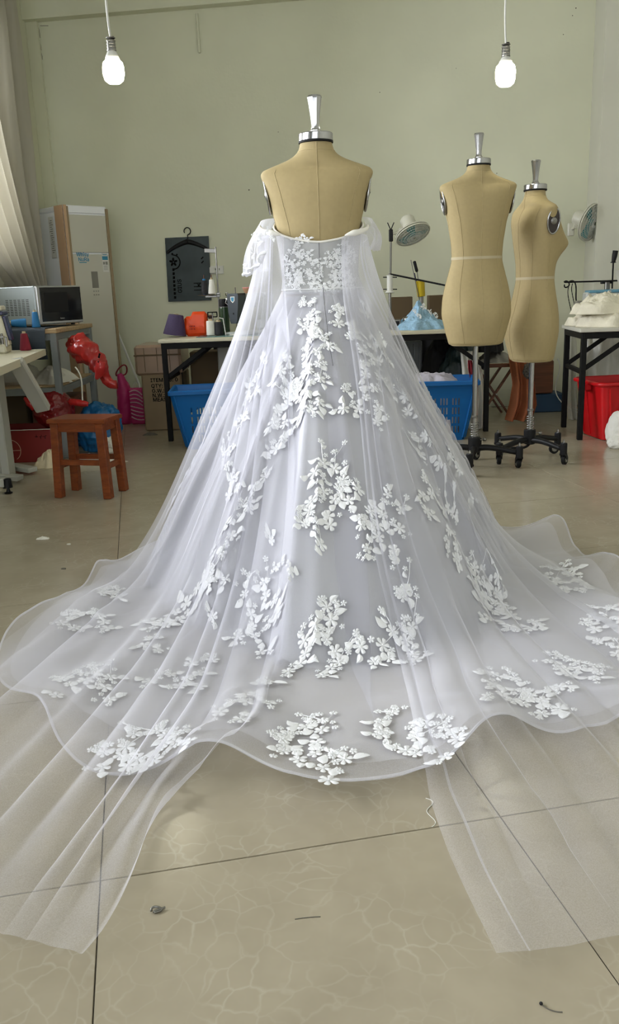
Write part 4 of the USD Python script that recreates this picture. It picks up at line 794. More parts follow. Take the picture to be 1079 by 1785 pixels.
t.add('handle', tube(spline([((x0+x1)/2-.03, 7.25, .30), ((x0+x1)/2, 7.24, .36), ((x0+x1)/2+.03, 7.25, .30)], 14), .004, 6), 'white_cloth', True); t.done()
c = on(262, 758, 0); single('dust_clump', heap((c[0], c[1], 0), .06, .04, .025, 3, 20, 40, .8), 'dust', 'clump of grey dust on the floor in front of the carton', 'dust', True)
BX0, BX1, BY0, BY1 = -1.345, -.975, 6.82, 7.30; bh = at(250, 602, BY0)[2]
t = Thing('tall_carton', 'tall brown carton with taped top and printed shipping lines', 'box')
zs_ = at(250, 653, BY0)[2]
lo = t.add('body', bz(BX1-BX0-.05, BY1-BY0, zs_, ((BX0+BX1)/2+.015, (BY0+BY1)/2, 0), .012), 'cardboard'); hi = t.add('taped_top', bz(BX1-BX0, BY1-BY0+.02, bh-zs_+.01, ((BX0+BX1)/2, (BY0+BY1)/2, zs_-.01), .02), 'packing_tape')
t.add('tape_strip', join(bz(BX1-BX0+.006, .004, .012, ((BX0+BX1)/2, BY0-.012, bh-.085), .001), *[bz(.004, .004, bh-zs_-.04, (BX0+.08+.10*k, BY0-.012, zs_+.02), .001) for k in range(3)]), 'brown_card', False, hi)
for s_, y_, dx in (('ITEM NO: 0', 664, 0), ('QTY:', 674, .006), ('G.W.:', 682.5, .012), ('N.W.:', 690.5, .016), ('MEAS:', 698, .020)):
    p_ = at(262, y_, BY0); t.add('printed_line', word(s_, .029, (p_[0]+dx, BY0-.001, p_[2]-.010), (1, 0, 0), (0, 0, 1), True), 'black_ink', False, lo)
t.done()

# ------------------------------------------------------------------ the long cutting table at the back wall
def folding_table(name, label, x0, x1, y0, y1, legs, rz=0, top='table_cream', mid=False):
    """cream top on a black square-tube frame; the front left corner is (x0, y0) before the turn about it"""
    t = Thing(name, label, 'table', (x0, y0, 0), rz); w, d = x1-x0, y1-y0; Tz = .75
    t.add('tabletop', bz(w, d, .026, (w/2, d/2, Tz-.026), .004), top)
    for a, b in (((.03, .03), (w-.03, .03)), ((.03, d-.03), (w-.03, d-.03)), ((.03, .03), (.03, d-.03)), ((w-.03, .03), (w-.03, d-.03))): t.add('rail', bar((*a, Tz-.048), (*b, Tz-.048), .03, .042), 'black_steel')
    for x in legs:
        for y in (.035, d-.035): t.add('leg', bz(.036, .036, Tz-.03, (x*w+(.035 if x < .5 else -.035), y, 0), .003), 'black_steel')
        xx = x*w+(.035 if x < .5 else -.035); sg = 1 if x < .5 else -1
        t.add('stretcher', bar((xx, .035, .46), (xx, d-.035, .46), .022, .03), 'black_steel')
        for y in (.06, d-.06): t.add('brace', bar((xx, y, .47), (xx+sg*.30, y, Tz-.07), .014, .030), 'black_steel')
    return t.done()
fc = at(283, 594, 6.28); TX0, TY0 = fc[0]-.03, 6.26
folding_table('cutting_table', 'long cream cutting table on black folding legs at the back wall', TX0, TX0+2.42, TY0, TY0+.66, (0, 1), -.03)
TT = .7505
def tp(px, Y): return at(px, 560, Y)[0]
x0, x1 = tp(343, 6.45), tp(560, 6.4)
single('glass_sheet', bz(x1-x0, .50, .006, ((x0+x1)/2, 6.60, TT), .002), 'glass_top', 'green glass sheet lying on the cutting table', 'glass sheet')
GT = TT+.0068
xa, xb, za, zb = pr(284, 590, 323, 554, 6.62)
t = Thing('purple_roll', 'thick purple thread cone leaning at the left end of the long table', 'thread cone'); R_ = .088
body = lathe([(R_*.4, 0), (R_, .004)]+[(R_*(1-.36*k/14), .004+.145*k/14) for k in range(1, 15)]+[(R_*.60, .154), (R_*.2, .156)], 36)
t.add('thread', tf(body, ((xa+xb)/2, 6.62, TT+.013), 0, 0, .15), 'purple', 40); t.add('core', tf(lathe([(.010, .150), (.016, .150), (.016, .162), (.010, .162)], 24), ((xa+xb)/2, 6.62, TT+.013), 0, 0, .15), 'paper_core'); t.done()
xa, xb, za, zb = pr(322, 587, 360, 552, 6.62)
t = Thing('orange_bag', 'bright orange packet standing on the cutting table', 'bag'); m_ = bx(xb-xa, .11, .165, ((xa+xb)/2, 6.68, TT+.0825), .02); m_ = trimesh.Trimesh(*m_).subdivide().subdivide().subdivide(); v = np.array(m_.vertices)
v[:, 1] += .02*(meshkit.noise(v*22, 3)-.5); v[:, 0] += .012*(meshkit.noise(v*17, 5)-.5); v[:, 2] = np.maximum(v[:, 2]+(v[:, 2]-TT)*.10*np.sign(v[:, 0]-xa-.06), TT)
t.add('packet', (v, m_.faces), 'orange', 40); t.add('print', join(*[bx(.004+.003*(k % 2), .002, .010, (xa+.045+.012*(k % 4), 6.612, TT+.055+.02*(k//4)), .0003) for k in range(8)]), 'maroon', False); t.done()
single('brown_sleeve', bz(.03, .08, .15, (xb+.018, 6.76, TT), .004), 'brown_wood', 'narrow brown board standing between orange packet and white cone', 'board')
q = tp(367, 6.52); cone('thread_cone', 'short white thread cone on the table beside the orange packet', (q, 6.50, GT), .115, .034, .030, 'white_thread')
q = tp(381, 6.52); cone('thread_cone', 'squat black thread cone on the table in front of the green flask', (q, 6.50, GT), .105, .036, .030, 'black_thread')
q = tp(371, 6.72); t = Thing('bobbin_frame', 'small dark metal bobbin frame behind the white cone', 'frame', (q, 6.72, GT)); t.add('stem', cyl(.006, .16, n=10), 'steel'); t.add('frame', join(bx(.075, .01, .008, (0, 0, .165)), bx(.075, .01, .008, (0, 0, .130)), bx(.008, .01, .04, (-.035, 0, .147)), bx(.008, .01, .04, (.035, 0, .147)), bx(.008, .01, .04, (0, 0, .147))), 'black'); t.done()
q = tp(391, 6.60); fh = at(391, 521, 6.6)[2]-GT
t = Thing('flask', 'dark green steel flask with a black lid on the cutting table', 'flask', (q, 6.62, GT)); t.add('body', lathe([(0, 0), (.036, 0), (.038, .004), (.038, fh-.075), (.035, fh-.062), (0, fh-.06)], 32), 'green_flask', 40); l_ = t.add('lid', lathe([(.033, fh-.060), (.034, fh-.055), (.034, fh-.006), (.030, fh), (0, fh)], 32), 'black', 40); t.add('lid_band', lathe([(.0345, fh-.063), (.036, fh-.062), (.036, fh-.057), (.0345, fh-.056)], 32), 'steel', 40, l_); t.done()
q = tp(389, 6.42); t = Thing('angle_bracket', 'white bent bracket leaning by the black cone', 'bracket', (q, 6.44, GT)); t.add('arm', bar((0.012, 0, 0), (-.002, 0, .125), .014, .006), 'white_plastic'); t.add('lip', bar((-.002, 0, .122), (-.03, 0, .128), .014, .006), 'white_plastic'); t.done()

def lockstitch(label, loc, rz, head, body, badge):
    """industrial sewing machine seen from its needle end; the arm runs away along +x"""
    t = Thing('sewing_machine', label, 'sewing machine', loc, rz)
    t.add('bed', bz(.50, .18, .020, (.20, 0, 0), .004), body)
    hp = Polygon([(-.050, .285), (-.045, .300), (.045, .300), (.052, .285), (.046, .17), (.034, .10), (.026, .082), (-.020, .082), (-.030, .10), (-.044, .20)])
    v, f = slab(hp.buffer(-.004).buffer(.004), .10); hd = t.add('head', (v[:, [2, 0, 1]]*np.array([1, 1, 1])+np.array([-.055, 0, 0]), f), head, 30)
    t.add('arm', join(bz(.36, .095, .10, (.22, 0, .195), .02), bz(.11, .12, .28, (.37, 0, .02), .015)), body); t.add('front_plate', bz(.12, .004, .14, (.23, -.052, .10), .002), body)
    sh = Polygon([(-.017, .02), (.017, .02), (.015, -.006), (0, -.02), (-.015, -.006)]); v, f = slab(sh.buffer(.003), .0015); t.add('badge', (v[:, [2, 0, 1]]+np.array([-.0568, 0, .255]), f), badge, False, hd); v, f = slab(sh.buffer(-.003), .0015); t.add('badge_ring', (v[:, [2, 0, 1]]+np.array([-.0575, 0, .255]), f), 'blue_ink', False, hd)
    t.add('screw', tf(cyl(.006, .004, n=12), (-.059, 0, .155), 0, 0, pi/2), 'black', 30, hd)
    t.add('needle_bar', cyl(.005, .05, (-.01, .006, .045), 10), 'chrome'); t.add('needle', cyl(.0018, .04, (-.01, .006, .012), 6), 'chrome'); t.add('presser_foot', join(cyl(.005, .06, (-.01, -.012, .03), 10), bx(.03, .02, .005, (-.012, -.005, .024))), 'chrome')
    t.add('tension_knob', tf(lathe([(.004, 0), (.016, .002), (.016, .006), (.010, .010), (.010, .022), (0, .024)], 18), (-.03, .052, .26), 0, -pi/2), 'chrome'); t.add('take_up_lever', tube([(-.03, .05, .21), (-.045, .075, .235), (-.03, .07, .26)], .004, 8), 'chrome', True)
    t.add('thread_post', cyl(.004, .045, (-.015, .0, .298), 10), 'steel'); t.add('thread_hook', tube(spline([(-.02, .06, .292), (-.03, .075, .305), (-.02, .085, .29), (-.01, .07, .282)], 14), .0035, 6), 'chrome', True); return t.done()
q = tp(416, 6.55); lockstitch('grey sewing machine with a blue shield badge on the cutting table', (q, 6.50, GT), 1.02, 'machine_grey', 'machine_white', 'white_plastic')
mq = at(432, 520, 6.62)
t = Thing('tan_cup', 'tan and pink cup resting on the grey sewing machine', 'cup'); t.add('cup', lathe([(0, 0), (.030, 0), (.044, .020), (.048, .042), (.045, .042), (.040, .02), (.0, .008)], 28, (mq[0]+.02, 6.50, GT+.297)), 'wood_bowl', 40); t.add('rim', lathe([(.0475, .036), (.0495, .038), (.0495, .044), (.0455, .044)], 28, (mq[0]+.02, 6.50, GT+.297)), 'pink_plastic', 40); t.done()
q = tp(410, 6.42); single('white_scrap', heap((q, 6.43, GT), .05, .03, .012, 3, 20, 40, .7), 'white_cloth', 'white fabric scrap on the glass in front of the sewing machine', 'cloth scrap', True)

# thread stand, socket, hanger and bag on the wall
sx = tp(383, 6.80)
t = Thing('thread_stand', 'slim metal thread stand with two cones beside the dark wall bag', 'thread stand', (sx, 6.82, TT)); zt = at(383, 430, 6.82)[2]-TT; zy = at(383, 513, 6.82)[2]-TT
t.add('base', lathe([(0, 0), (.05, 0), (.05, .006), (.01, .012), (.008, .03)], 24), 'steel'); t.add('pole', cyl(.0065, zt, n=12), 'steel'); t.add('top_arm', bar((0, 0, zt-.03), (-.085, -.01, zt-.025), .030, .008, (0, 1, 0)), 'steel')
r_ = np.linspace(0, 2*pi, 40, endpoint=False); tr = t.add('tray', join(lathe([(0, zy-.010), (.055, zy-.004), (.058, zy), (.0, zy)], 28, (-.045, -.02, 0)), lathe([(0, zy-.010), (.055, zy-.004), (.058, zy), (.0, zy)], 28, (-.105, .0, 0))), 'steel'); t.add('tray_arm', bar((0, 0, zy-.012), (-.10, -.01, zy-.012), .014, .02), 'steel'); t.add('clamp', bz(.03, .03, .035, (0, 0, zy-.02)), 'steel')
for k, x in enumerate((-.045, -.105)): t.add('spindle', cyl(.0035, .15, (x, -.02+.02*k, zy), 8), 'brown_wood')
t.done()
cone('thread_cone', 'white thread cone on the thread stand near the socket', (sx-.045, 6.80, TT+zy+.003), .118, .030, .018, 'white_thread'); cone('thread_cone', 'black thread cone with a blue tip on the thread stand', (sx-.105, 6.82, TT+zy+.003), .112, .024, .022, 'black_thread', 'blue_thread')
def wallp(px, py, off=.01):        # where the wall, brought forward by off, is seen
    d = _ray(px, py); n = -WY; p0 = R0+n*off; o = np.array([0, 0, EYE]); return o+d*((p0-o)@n)/(d@n)
A_ = [wallp(*p) for p in ((288, 415), (364, 416), (369, 524), (294, 526))]; O_ = A_[3]; ex = WX; wd = (A_[2]-A_[3])@WX; ht = A_[0][2]-A_[3][2]; dx = (A_[0]-A_[3])@WX
t = Thing('printed_bag', 'flat dark grey printed bag hung on the back wall', 'bag'); uz = np.array([0, 0, 1.])
pg = Polygon([(0, 0), (wd, 0), (dx+(A_[1]-A_[0])@WX, ht), (dx, ht)]); v, f = slab(pg, .006); m_ = trimesh.Trimesh(v, f).subdivide().subdivide().subdivide(); v = np.array(m_.vertices); v[:, 2] += .008*meshkit.fbm(np.c_[v[:, :2]*7, 0*v[:, 0]], 3, 2)*(v[:, 2] > .003)
tow = lambda v, off=0.0: O_+v[:, :1]*WX+v[:, 1:2]*uz-v[:, 2:]*WY-WY*off
bg = t.add('bag', (tow(v), np.array(m_.faces)), 'poster', 40)
def pp(px, py): q = wallp(px, py); return (q-O_)@WX, q[2]-O_[2]
def decal(poly): v, f = slab(poly, .0012); return tow(v, .013), f
fx, fy = pp(303, 457); pet = [affinity.rotate(affinity.scale(Point(fx, fy+.022).buffer(1, 10), .010, .017), 72*k, origin=(fx, fy)) for k in range(5)]
arc = Point(*pp(303, 457)).buffer(.066, 24).difference(Point(*pp(303, 457)).buffer(.056, 24)).intersection(sbox(fx-.0, fy-.085, fx+.1, fy+.085))
for g_ in pet+[arc]+[Point(*pp(301, 443)).buffer(.010), Point(*pp(309, 444)).buffer(.008)]: t.add('print', decal(g_), 'black_ink', False, bg)
for k in range(8):
    x, y = pp(303+.42*k, 470+6.9*k); t.add('print', decal(Polygon([(x-.011, y-.011), (x+.008, y-.013), (x+.012, y+.009), (x-.008, y+.012)])), 'black_ink', False, bg)
x, y = pp(318, 511); v, f = word('GIUS', .035, (0, 0, 0), (0, 1, 0), (-1, 0, 0), True, .0012); t.add('print', (tow(np.c_[v[:, 0]+x, v[:, 1]+y, -v[:, 2]], .0135), f), 'black_ink', False, bg)
x, y = pp(338, 492)
for k in range(3): t.add('print', decal(sbox(x, y-.03*k-.012, x+.085, y-.03*k-.006)), 'black_ink', False, bg)
x, y = pp(347, 497); t.add('print', decal(Polygon([(x-.02, y-.02), (x-.005, y), (x-.02, y+.018), (x, y+.006), (x+.02, y+.018), (x+.006, y-.002), (x+.022, y-.022), (x, y-.008)])), 'black_ink', False, bg)
x, y = pp(352, 450)
for k in range(2): t.add('print', decal(affinity.rotate(sbox(x-.008, y-.035*k-.004, x+.020, y-.035*k+.006), 40)), 'black_ink', False, bg)
t.done()
hk = wallp(327, 416, .022); t = Thing('clothes_hanger', 'black hanger in front of the dark printed bag', 'hanger'); hl, hr_, hm = wallp(291, 441, .026), wallp(367, 438, .026), wallp(327, 421, .026)
t.add('shoulders', join(tube(spline([hl, (hl+hm)/2+np.array([0, 0, .012]), hm], 24), np.linspace(.012, .022, 24), 10), tube(spline([hm, (hr_+hm)/2+np.array([0, 0, .012]), hr_], 24), np.linspace(.022, .012, 24), 10)), 'black', True)
a = np.linspace(-pi/2, 1.15*pi, 24); hc = wallp(326.5, 403, .022); r_ = .030
t.add('hook', tube(np.vstack([[hm], hc+np.c_[r_*np.cos(a), 0*a, r_*np.sin(a)]@np.array([WX, WY, uz])]), .0045, 8), 'black', True); t.done()
s0, s1 = wallp(366, 478, .012), wallp(389, 463, .012); wS = (s1-s0)@WX; hS = s1[2]-s0[2]
def wbox(o, w, h, t_, off=0): v, f = bx(w, h, t_, (w/2, h/2, t_/2), .0015); return o+v[:, :1]*WX+v[:, 1:2]*uz-v[:, 2:]*WY-WY*off, f
t = Thing('wall_socket', 'white double socket on the wall behind the thread stand', 'socket'); pl = t.add('plate', wbox(s0+WY*.012, wS, hS, .014), 'white_plastic')
for k in range(3): t.add('slot', wbox(s0+WX*(wS*(.14+.27*k))+uz*hS*.45+WY*.012, .006, .018, .0155), 'gap', False, pl)
t.add('plug', wbox(s0+WX*wS*.05+uz*hS*.12+WY*.0, .045, .05, .03), 'white_plastic'); t.done()

# right half of the table
def fan(label, cpx, cpy, Y, aim, R, mount, post):
    """small clip fan: cage of rings and spokes, blades, motor, bracket"""
    c = at(cpx, cpy, Y); z = np.asarray(aim, float); z /= np.linalg.norm(z); x = np.cross([0, 0, 1], z); x /= np.linalg.norm(x); y = np.cross(z, x); B = np.stack([x, y, z])
    put = lambda m: (_arr(m)[0]@B+c, _arr(m)[1]); a = np.linspace(0, 2*pi, 48, endpoint=False); t = Thing('wall_fan', label, 'fan')
    ring = lambda r, h, w: tube(np.c_[r*np.cos(a), r*np.sin(a), 0*a+h], w, 6, True)
    cg = t.add('cage_rim', put(join(ring(R, 0, .006), ring(R*.98, -.018, .005))), 'fan_white', True)
    for k in range(5): t.add('cage_ring', put(ring(R*(.26+.16*k), .034-.032*((.26+.16*k)**2), .0016)), 'fan_wire', True, cg)
    sp = [tube([(R*.1*math.cos(q), R*.1*math.sin(q), .034), (R*.6*math.cos(q), R*.6*math.sin(q), .022), (R*math.cos(q), R*math.sin(q), 0)], .0014, 5) for q in np.linspace(0, 2*pi, 40, endpoint=False)]
    t.add('cage_spokes', put(join(*sp)), 'fan_wire', True, cg, kind='stuff')
    t.add('back_cage', put(lathe([(R*.98, -.018), (R*.7, -.048), (R*.35, -.055), (R*.34, -.052), (R*.7, -.045), (R*.975, -.015)], 40)), 'fan_white', True, cg)
    for k in range(3):
        u, w = np.meshgrid(np.linspace(.14, .86, 12), np.linspace(-.5, .5, 10), indexing='ij'); q = 2*pi*k/3+w*(1.5-.4*u); P = np.stack([R*u*np.cos(q), R*u*np.sin(q), -.012+.035*w*u], -1); t.add('blade', put(thick(P, .002)), 'fan_blade', True)
    t.add('hub', put(lathe([(R*.20, -.03), (R*.20, .0), (R*.14, .012), (0, .014)], 24)), 'fan_blade', 40)
    t.add('motor', put(lathe([(0, -.16), (R*.30, -.158), (R*.42, -.14), (R*.44, -.06), (R*.36, -.05), (0, -.048)], 28)), 'fan_white', 40)
    m0_ = c-z*.10; t.add('bracket', tube(spline([m0_, (m0_+np.asarray(mount))/2+np.array([0, 0, -.012]), mount], 14), .012, 10), 'fan_white', True); t.add('pivot', tf(cyl(.022, .03, n=18), (m0_+np.asarray(mount))/2+np.array([0, .015, -.012]), 0, pi/2), 'fan_white')
    if post is not None: t.add('clamp', bx(.03, .03, .09, np.asarray(mount)+np.array([-.012, 0, -.01]), .004), 'black'); t.add('post', tube([np.asarray(mount)+np.array([-.012, 0, -.05]), post], .008, 10), 'steel'); [t.add('wing', tube([np.asarray(mount)+np.array([-.012, 0, .03]), np.asarray(mount)+np.array([-.012+s*.025, 0, .085])], .004, 6), 'black') for s in (-1, 1)]
    else: t.add('wall_plate', bx(.05, .03, .10, np.asarray(mount)+np.array([0, .015, 0]), .006), 'fan_white')
    return t.done()
YF = 6.86
fan('white clip fan with blue blades tilted down, left of the tall dress form', 720, 409, YF, (.25, -.42, -.75), .135, at(684, 408, YF), (at(679, 500, YF)[0], YF, TT))
rm = wallp(993, 398, .03); fan('white wall fan with blue blades facing right beside the sideways dress form', 1031, 388, 7.05, (.62, -.70, -.32), .145, at(996, 400, 7.12), None)
px_ = at(679, 500, 6.62)
t = Thing('yarn_arm', 'white thread spool post with a long thin black arm', 'thread stand', (px_[0], 6.60, TT)); z1_, z2_ = at(679, 511, 6.6)[2]-TT, at(681, 479, 6.6)[2]-TT
t.add('base', lathe([(0, 0), (.035, 0), (.035, .01), (.012, .015), (.012, .06)], 20), 'black'); t.add('pole', cyl(.011, z2_+.01, n=14), 'steel'); sp_ = t.add('spool', lathe([(.020, z1_), (.036, z1_+.004), (.030, z1_+.012), (.022, z1_+.018), (.022, z2_-.012), (.026, z2_-.004), (.014, z2_)], 24), 'white_plastic', 40)
for zq in (z1_+.03, z2_-.016): t.add('peg', bar((-.05, 0, zq), (.055, 0, zq-.004), .007), 'black', 30, sp_)
e0, e1 = np.array([0, 0, z2_+.006]), at(779, 498, 6.45)-np.array([px_[0], 6.60, TT]); t.add('arm', tube([e0, e1], .0065, 8), 'black'); t.add('stay', tube([e0*.3+e1*.7*.0+np.array([.16, 0, z2_-.02]), np.array([.235, .02, .17])], .003, 6), 'steel'); t.done()
c = at(733, 517, 6.66); t = Thing('yellow_cup', 'yellow tool cup with a screwdriver on the blue tulle table', 'tool cup', (c[0]+.004, 6.64, TT))
h0 = c[2]-TT; t.add('stand', cyl(.016, h0, n=14), 'steel'); cu_ = tf(lathe([(0, 0), (.026, 0), (.030, .004), (.036, .118), (.032, .118), (.026, .008), (0, .006)], 24), (0, 0, h0), 0, 0, -.10); t.add('cup', cu_, 'yellow', 40); t.done()
d0 = np.array([c[0], 6.64, TT+h0])
t = Thing('screwdriver', 'black handled screwdriver standing in the yellow cup', 'screwdriver'); a_, b_ = d0+np.array([-.004, 0, .02]), at(727, 474, 6.64); t.add('shaft', tube([a_, b_], .0035, 8), 'steel'); e_ = at(722, 455, 6.64); g_ = (e_-b_)/np.linalg.norm(e_-b_); t.add('handle', tube([b_, b_+g_*.01, b_+(e_-b_)*.5, e_-g_*.006, e_], [.008, .012, .0115, .012, .006], 12), 'black', True); t.done()
single('blue_pen', tube([d0+np.array([-.014, -.006, .02]), at(722, 476, 6.64)], .005, 8), 'navy', 'blue pen leaning in the yellow cup beside the screwdriver', 'pen')
def rectbox(name, px, Y, d, m, label, cat, z=TT, single_=True):
    x0, x1, z0, z1 = pr(*px, Y); return single(name, bz(x1-x0, d, z1-z, ((x0+x1)/2, Y+d/2, z), .004), m, label, cat)
rectbox('brown_box', (681, 542, 719, 517, ), 6.78, .10, 'brown_card', 'long dark brown box behind the steel pot on the table', 'box')
rectbox('brown_box', (748, 540, 776, 514), 6.76, .12, 'brown_card', 'dark brown box behind the blue tulle, near the tall dress form', 'box')
xq = tp(690, 6.5); t = Thing('small_machine', 'small grey box with a black screen beside the steel pot', 'device', (xq, 6.52, TT)); t.add('case', bz(.075, .07, .075, (0, 0, 0), .005), 'steel'); t.add('screen', bz(.052, .003, .05, (0, -.036, .012), .001), 'black'); t.done()
xq = tp(712, 6.5); t = Thing('steel_pot', 'small round steel pot with a lid on the table', 'pot', (xq, 6.52, TT)); t.add('body', lathe([(0, 0), (.036, 0), (.039, .004), (.039, .07), (0, .072)], 28), 'steel', 40); t.add('lid', lathe([(.036, .0725), (.042, .074), (.040, .084), (.030, .092), (0, .094)], 28), 'chrome', 40); t.done()
x0, x1, z0, z1 = pr(688, 579, 783, 527, 6.42); pk = (tp(733, 6.5)-(x0+x1)/2)/((x1-x0)/2)
t = Thing('blue_tulle_pile', 'pale blue tulle heaped to a peak with silver lace on the table', 'fabric')
sh_ = lambda R: .26*(1-R**6)+.74*np.exp(-(R/.36)**1.5)*(1-R**4)
hp_ = heap(((x0+x1)/2, 6.50, TT), (x1-x0)/2*1.0, .185, z1-TT+.03, 7, 70, 13, .34, 1, (pk, .1), 0, 3.0, sh_); b_ = t.add('tulle', hp_, 'blue_tulle', True)
vv = hp_[0]; tri = vv[hp_[1]]
def top_of(x, y):
    q = vv[np.argmin((vv[:, 0]-x)**2+(vv[:, 1]-y)**2)]; return q
for k, (px, py) in enumerate(((722, 545), (736, 538), (748, 545), (760, 548), (730, 552), (770, 541), (742, 532))):
    d = _ray(px, py); s_ = ((vv-np.array([0, 0, EYE]))@d)/(d@d); e_ = np.linalg.norm(vv-np.array([0, 0, EYE])-s_[:, None]*d, axis=1); q = vv[np.argmin(e_+s_*.03)]
    v, f = tf(spray(.10, .09, 700+k), s=.42); n = np.array([0, -.8, .6]); t.add('lace', (q+v[:, :1]*np.array([1, 0, 0])+v[:, 1:2]*np.array([0, .6, .8])+v[:, 2:]*n+n*.008, f), 'lace', 40, b_)
t.done()

# ------------------------------------------------------------------ under the table
def basket(name, label, loc, rz):
    t = Thing(name, label, 'basket', loc, rz, 'blue plastic baskets'); h, T, Bm = .42, (.29, .205), (.21, .145)
    B = lambda s, z: s*(1-(z/h))  # not used
    for k, (sx_, sy_) in enumerate(((0, -1), (1, 0), (0, 1), (-1, 0))):
        bw, tw = (Bm[0], T[0]) if sx_ == 0 else (Bm[1], T[1]); bd, td = (Bm[1], T[1]) if sx_ == 0 else (Bm[0], T[0])
        holes = []
        W_ = lambda y: bw+(tw-bw)*y/h
        for col in np.arange(-bw+.045, bw-.03, .0205):
            if int(round((col+bw)/.0205)) % 4 == 3: continue
            for row in range(4): holes.append(sbox(col, .055+.066*row, col+.0105, .055+.066*row+.048))
        pg_ = Polygon([(-bw+.02, 0), (bw-.02, 0), (bw, .03), (tw, h), (-tw, h), (-bw, .03)]).difference(trimesh.util and __import__('shapely').union_all(holes))
        v, f = slab(pg_, .004); off = bd+(td-bd)*v[:, 1]/h
        P = np.stack([v[:, 0], -off+v[:, 2], v[:, 1]], 1); a = k*pi/2; R_ = np.array([[math.cos(a), -math.sin(a), 0], [math.sin(a), math.cos(a), 0], [0, 0, 1]]); t.add('side', (P@R_.T, f), 'basket', False)
        x_ = -.0; 
        for s in (-1, 1):
            v, f = bar((s*(bw-.006), -bd-.001, .02), (s*(tw-.006), -td-.001, h-.01), .03, .012); t.add('corner_rib', (v@R_.T, f), 'basket')
    for k, (a, b, w) in enumerate((((-T[0]-.012, -T[1]-.008), (T[0]+.012, -T[1]-.008), 0), ((T[0]+.008, -T[1]-.012), (T[0]+.008, T[1]+.012), 0), ((-T[0]-.012, T[1]+.008), (T[0]+.012, T[1]+.008), 0), ((-T[0]-.008, -T[1]-.012), (-T[0]-.008, T[1]+.012), 0))):
        t.add('rim', bar((*a, h-.014), (*b, h-.014), .026, .034, bev=.008), 'basket')
    t.add('bottom', bz(Bm[0]*2-.01, Bm[1]*2-.01, .006, (0, 0, 0), .002), 'basket'); t.add('handle_slot', bz(.10, .003, .045, (.0, T[1]-.009, h-.085), .001), 'gap'); return t.done()
bl = basket('laundry_basket', 'blue slotted plastic basket left of the gown, under the table edge', (-.645, 6.06, 0), 0.06)
copy(bl, 'blue slotted plastic basket right of the gown, full of pale cloth', (.915, 6.06, 0), -.10)
def fill(c, *a):
    v, f = heap((0, 0, 0), *a); k = .74+.26*np.clip(v[:, 2:]/.42, 0, 1.1); v[:, :2] *= k; return v+np.asarray(c), f
single('pale_cloth', fill((.915, 6.06, .012), .262, .18, .47, 11, 44, 9, .14, .35, (0, 0), -.1, 4.0), 'lilac_cloth', 'pale lilac cloth piled in the right blue basket', 'cloth', True)
single('pale_cloth', fill((-.645, 6.06, .012), .255, .175, .28, 12, 44, 9, .2, .35, (0, 0), .06, 4.0), 'white_cloth', 'white cloth inside the left blue basket', 'cloth', True)
def plain(name, px, Y, d, m, label, cat, z0=None): x0, x1, a, b = pr(*px, Y); z = a if z0 is None else z0; return single(name, bz(x1-x0, d, b-z, ((x0+x1)/2, Y+d/2, z), .008), m, label, cat)
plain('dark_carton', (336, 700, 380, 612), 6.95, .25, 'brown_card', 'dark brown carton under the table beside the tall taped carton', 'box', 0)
plain('grey_cabinet', (384, 700, 408, 604), 6.85, .3, 'stand_grey', 'narrow grey cabinet under the table left of the gown', 'cabinet', 0)
x0, x1, _, z1 = pr(708, 700, 736, 594, 6.80)
t = Thing('grey_pedestal', 'grey ribbed metal pedestal under the table right of the gown', 'pedestal'); t.add('body', bz(x1-x0, .25, z1, ((x0+x1)/2, 6.93, 0), .006), 'rack'); [t.add('rib', bz(.012, .012, z1-.04, (x0+.02+(x1-x0-.04)*k/2, 6.80, .02), .002), 'rack') for k in range(3)]; t.done()
c = at(772, 655, 6.62); single('black_bag', blob((c[0]-.01, 6.78, .02), (.14, .13, .36), 31, .15, 1.6), 'dark_cloth', 'black bag standing behind the right blue basket', 'bag', True)
c = at(800, 640, 6.55); single('teal_bag', blob((c[0]+.02, 6.62, .05), (.16, .14, .34), 33, .2, 2), 'teal_film', 'dark teal plastic bag behind the right blue basket', 'plastic bag', True)
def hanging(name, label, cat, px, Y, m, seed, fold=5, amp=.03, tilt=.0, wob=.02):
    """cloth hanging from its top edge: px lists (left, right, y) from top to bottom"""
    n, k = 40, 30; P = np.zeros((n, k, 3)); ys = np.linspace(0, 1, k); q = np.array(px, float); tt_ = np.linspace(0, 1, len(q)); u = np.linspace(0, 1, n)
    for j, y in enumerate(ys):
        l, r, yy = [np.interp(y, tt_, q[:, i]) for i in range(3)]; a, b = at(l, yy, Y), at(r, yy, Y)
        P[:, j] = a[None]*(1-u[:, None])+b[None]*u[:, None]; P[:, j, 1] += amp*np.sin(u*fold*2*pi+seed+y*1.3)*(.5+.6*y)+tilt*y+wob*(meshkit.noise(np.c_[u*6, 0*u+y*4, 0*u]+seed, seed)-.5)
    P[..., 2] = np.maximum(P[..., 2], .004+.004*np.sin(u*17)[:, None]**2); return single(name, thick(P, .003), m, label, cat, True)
hanging('white_cloth', 'white cloth hanging between the right blue basket and the form stand', 'cloth', [(803, 832, 612), (806, 842, 650), (812, 846, 700), (816, 843, 742), (820, 836, 762)], 6.32, 'white_cloth', 2, 4, .02)
hanging('maroon_strip', 'dark red strip of cloth hanging in front of the white cloth', 'cloth', [(815, 822, 628), (816, 826, 645), (820, 828, 664)], 6.24, 'maroon', 4, 2, .01)
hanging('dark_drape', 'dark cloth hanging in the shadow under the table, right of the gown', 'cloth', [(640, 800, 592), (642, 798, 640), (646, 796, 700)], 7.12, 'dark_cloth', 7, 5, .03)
hanging('dark_drape', 'dark cloth hanging in the shadow under the table, left of the gown', 'cloth', [(372, 520, 604), (374, 520, 660), (376, 520, 720)], 7.22, 'dark_cloth', 9, 5, .03)
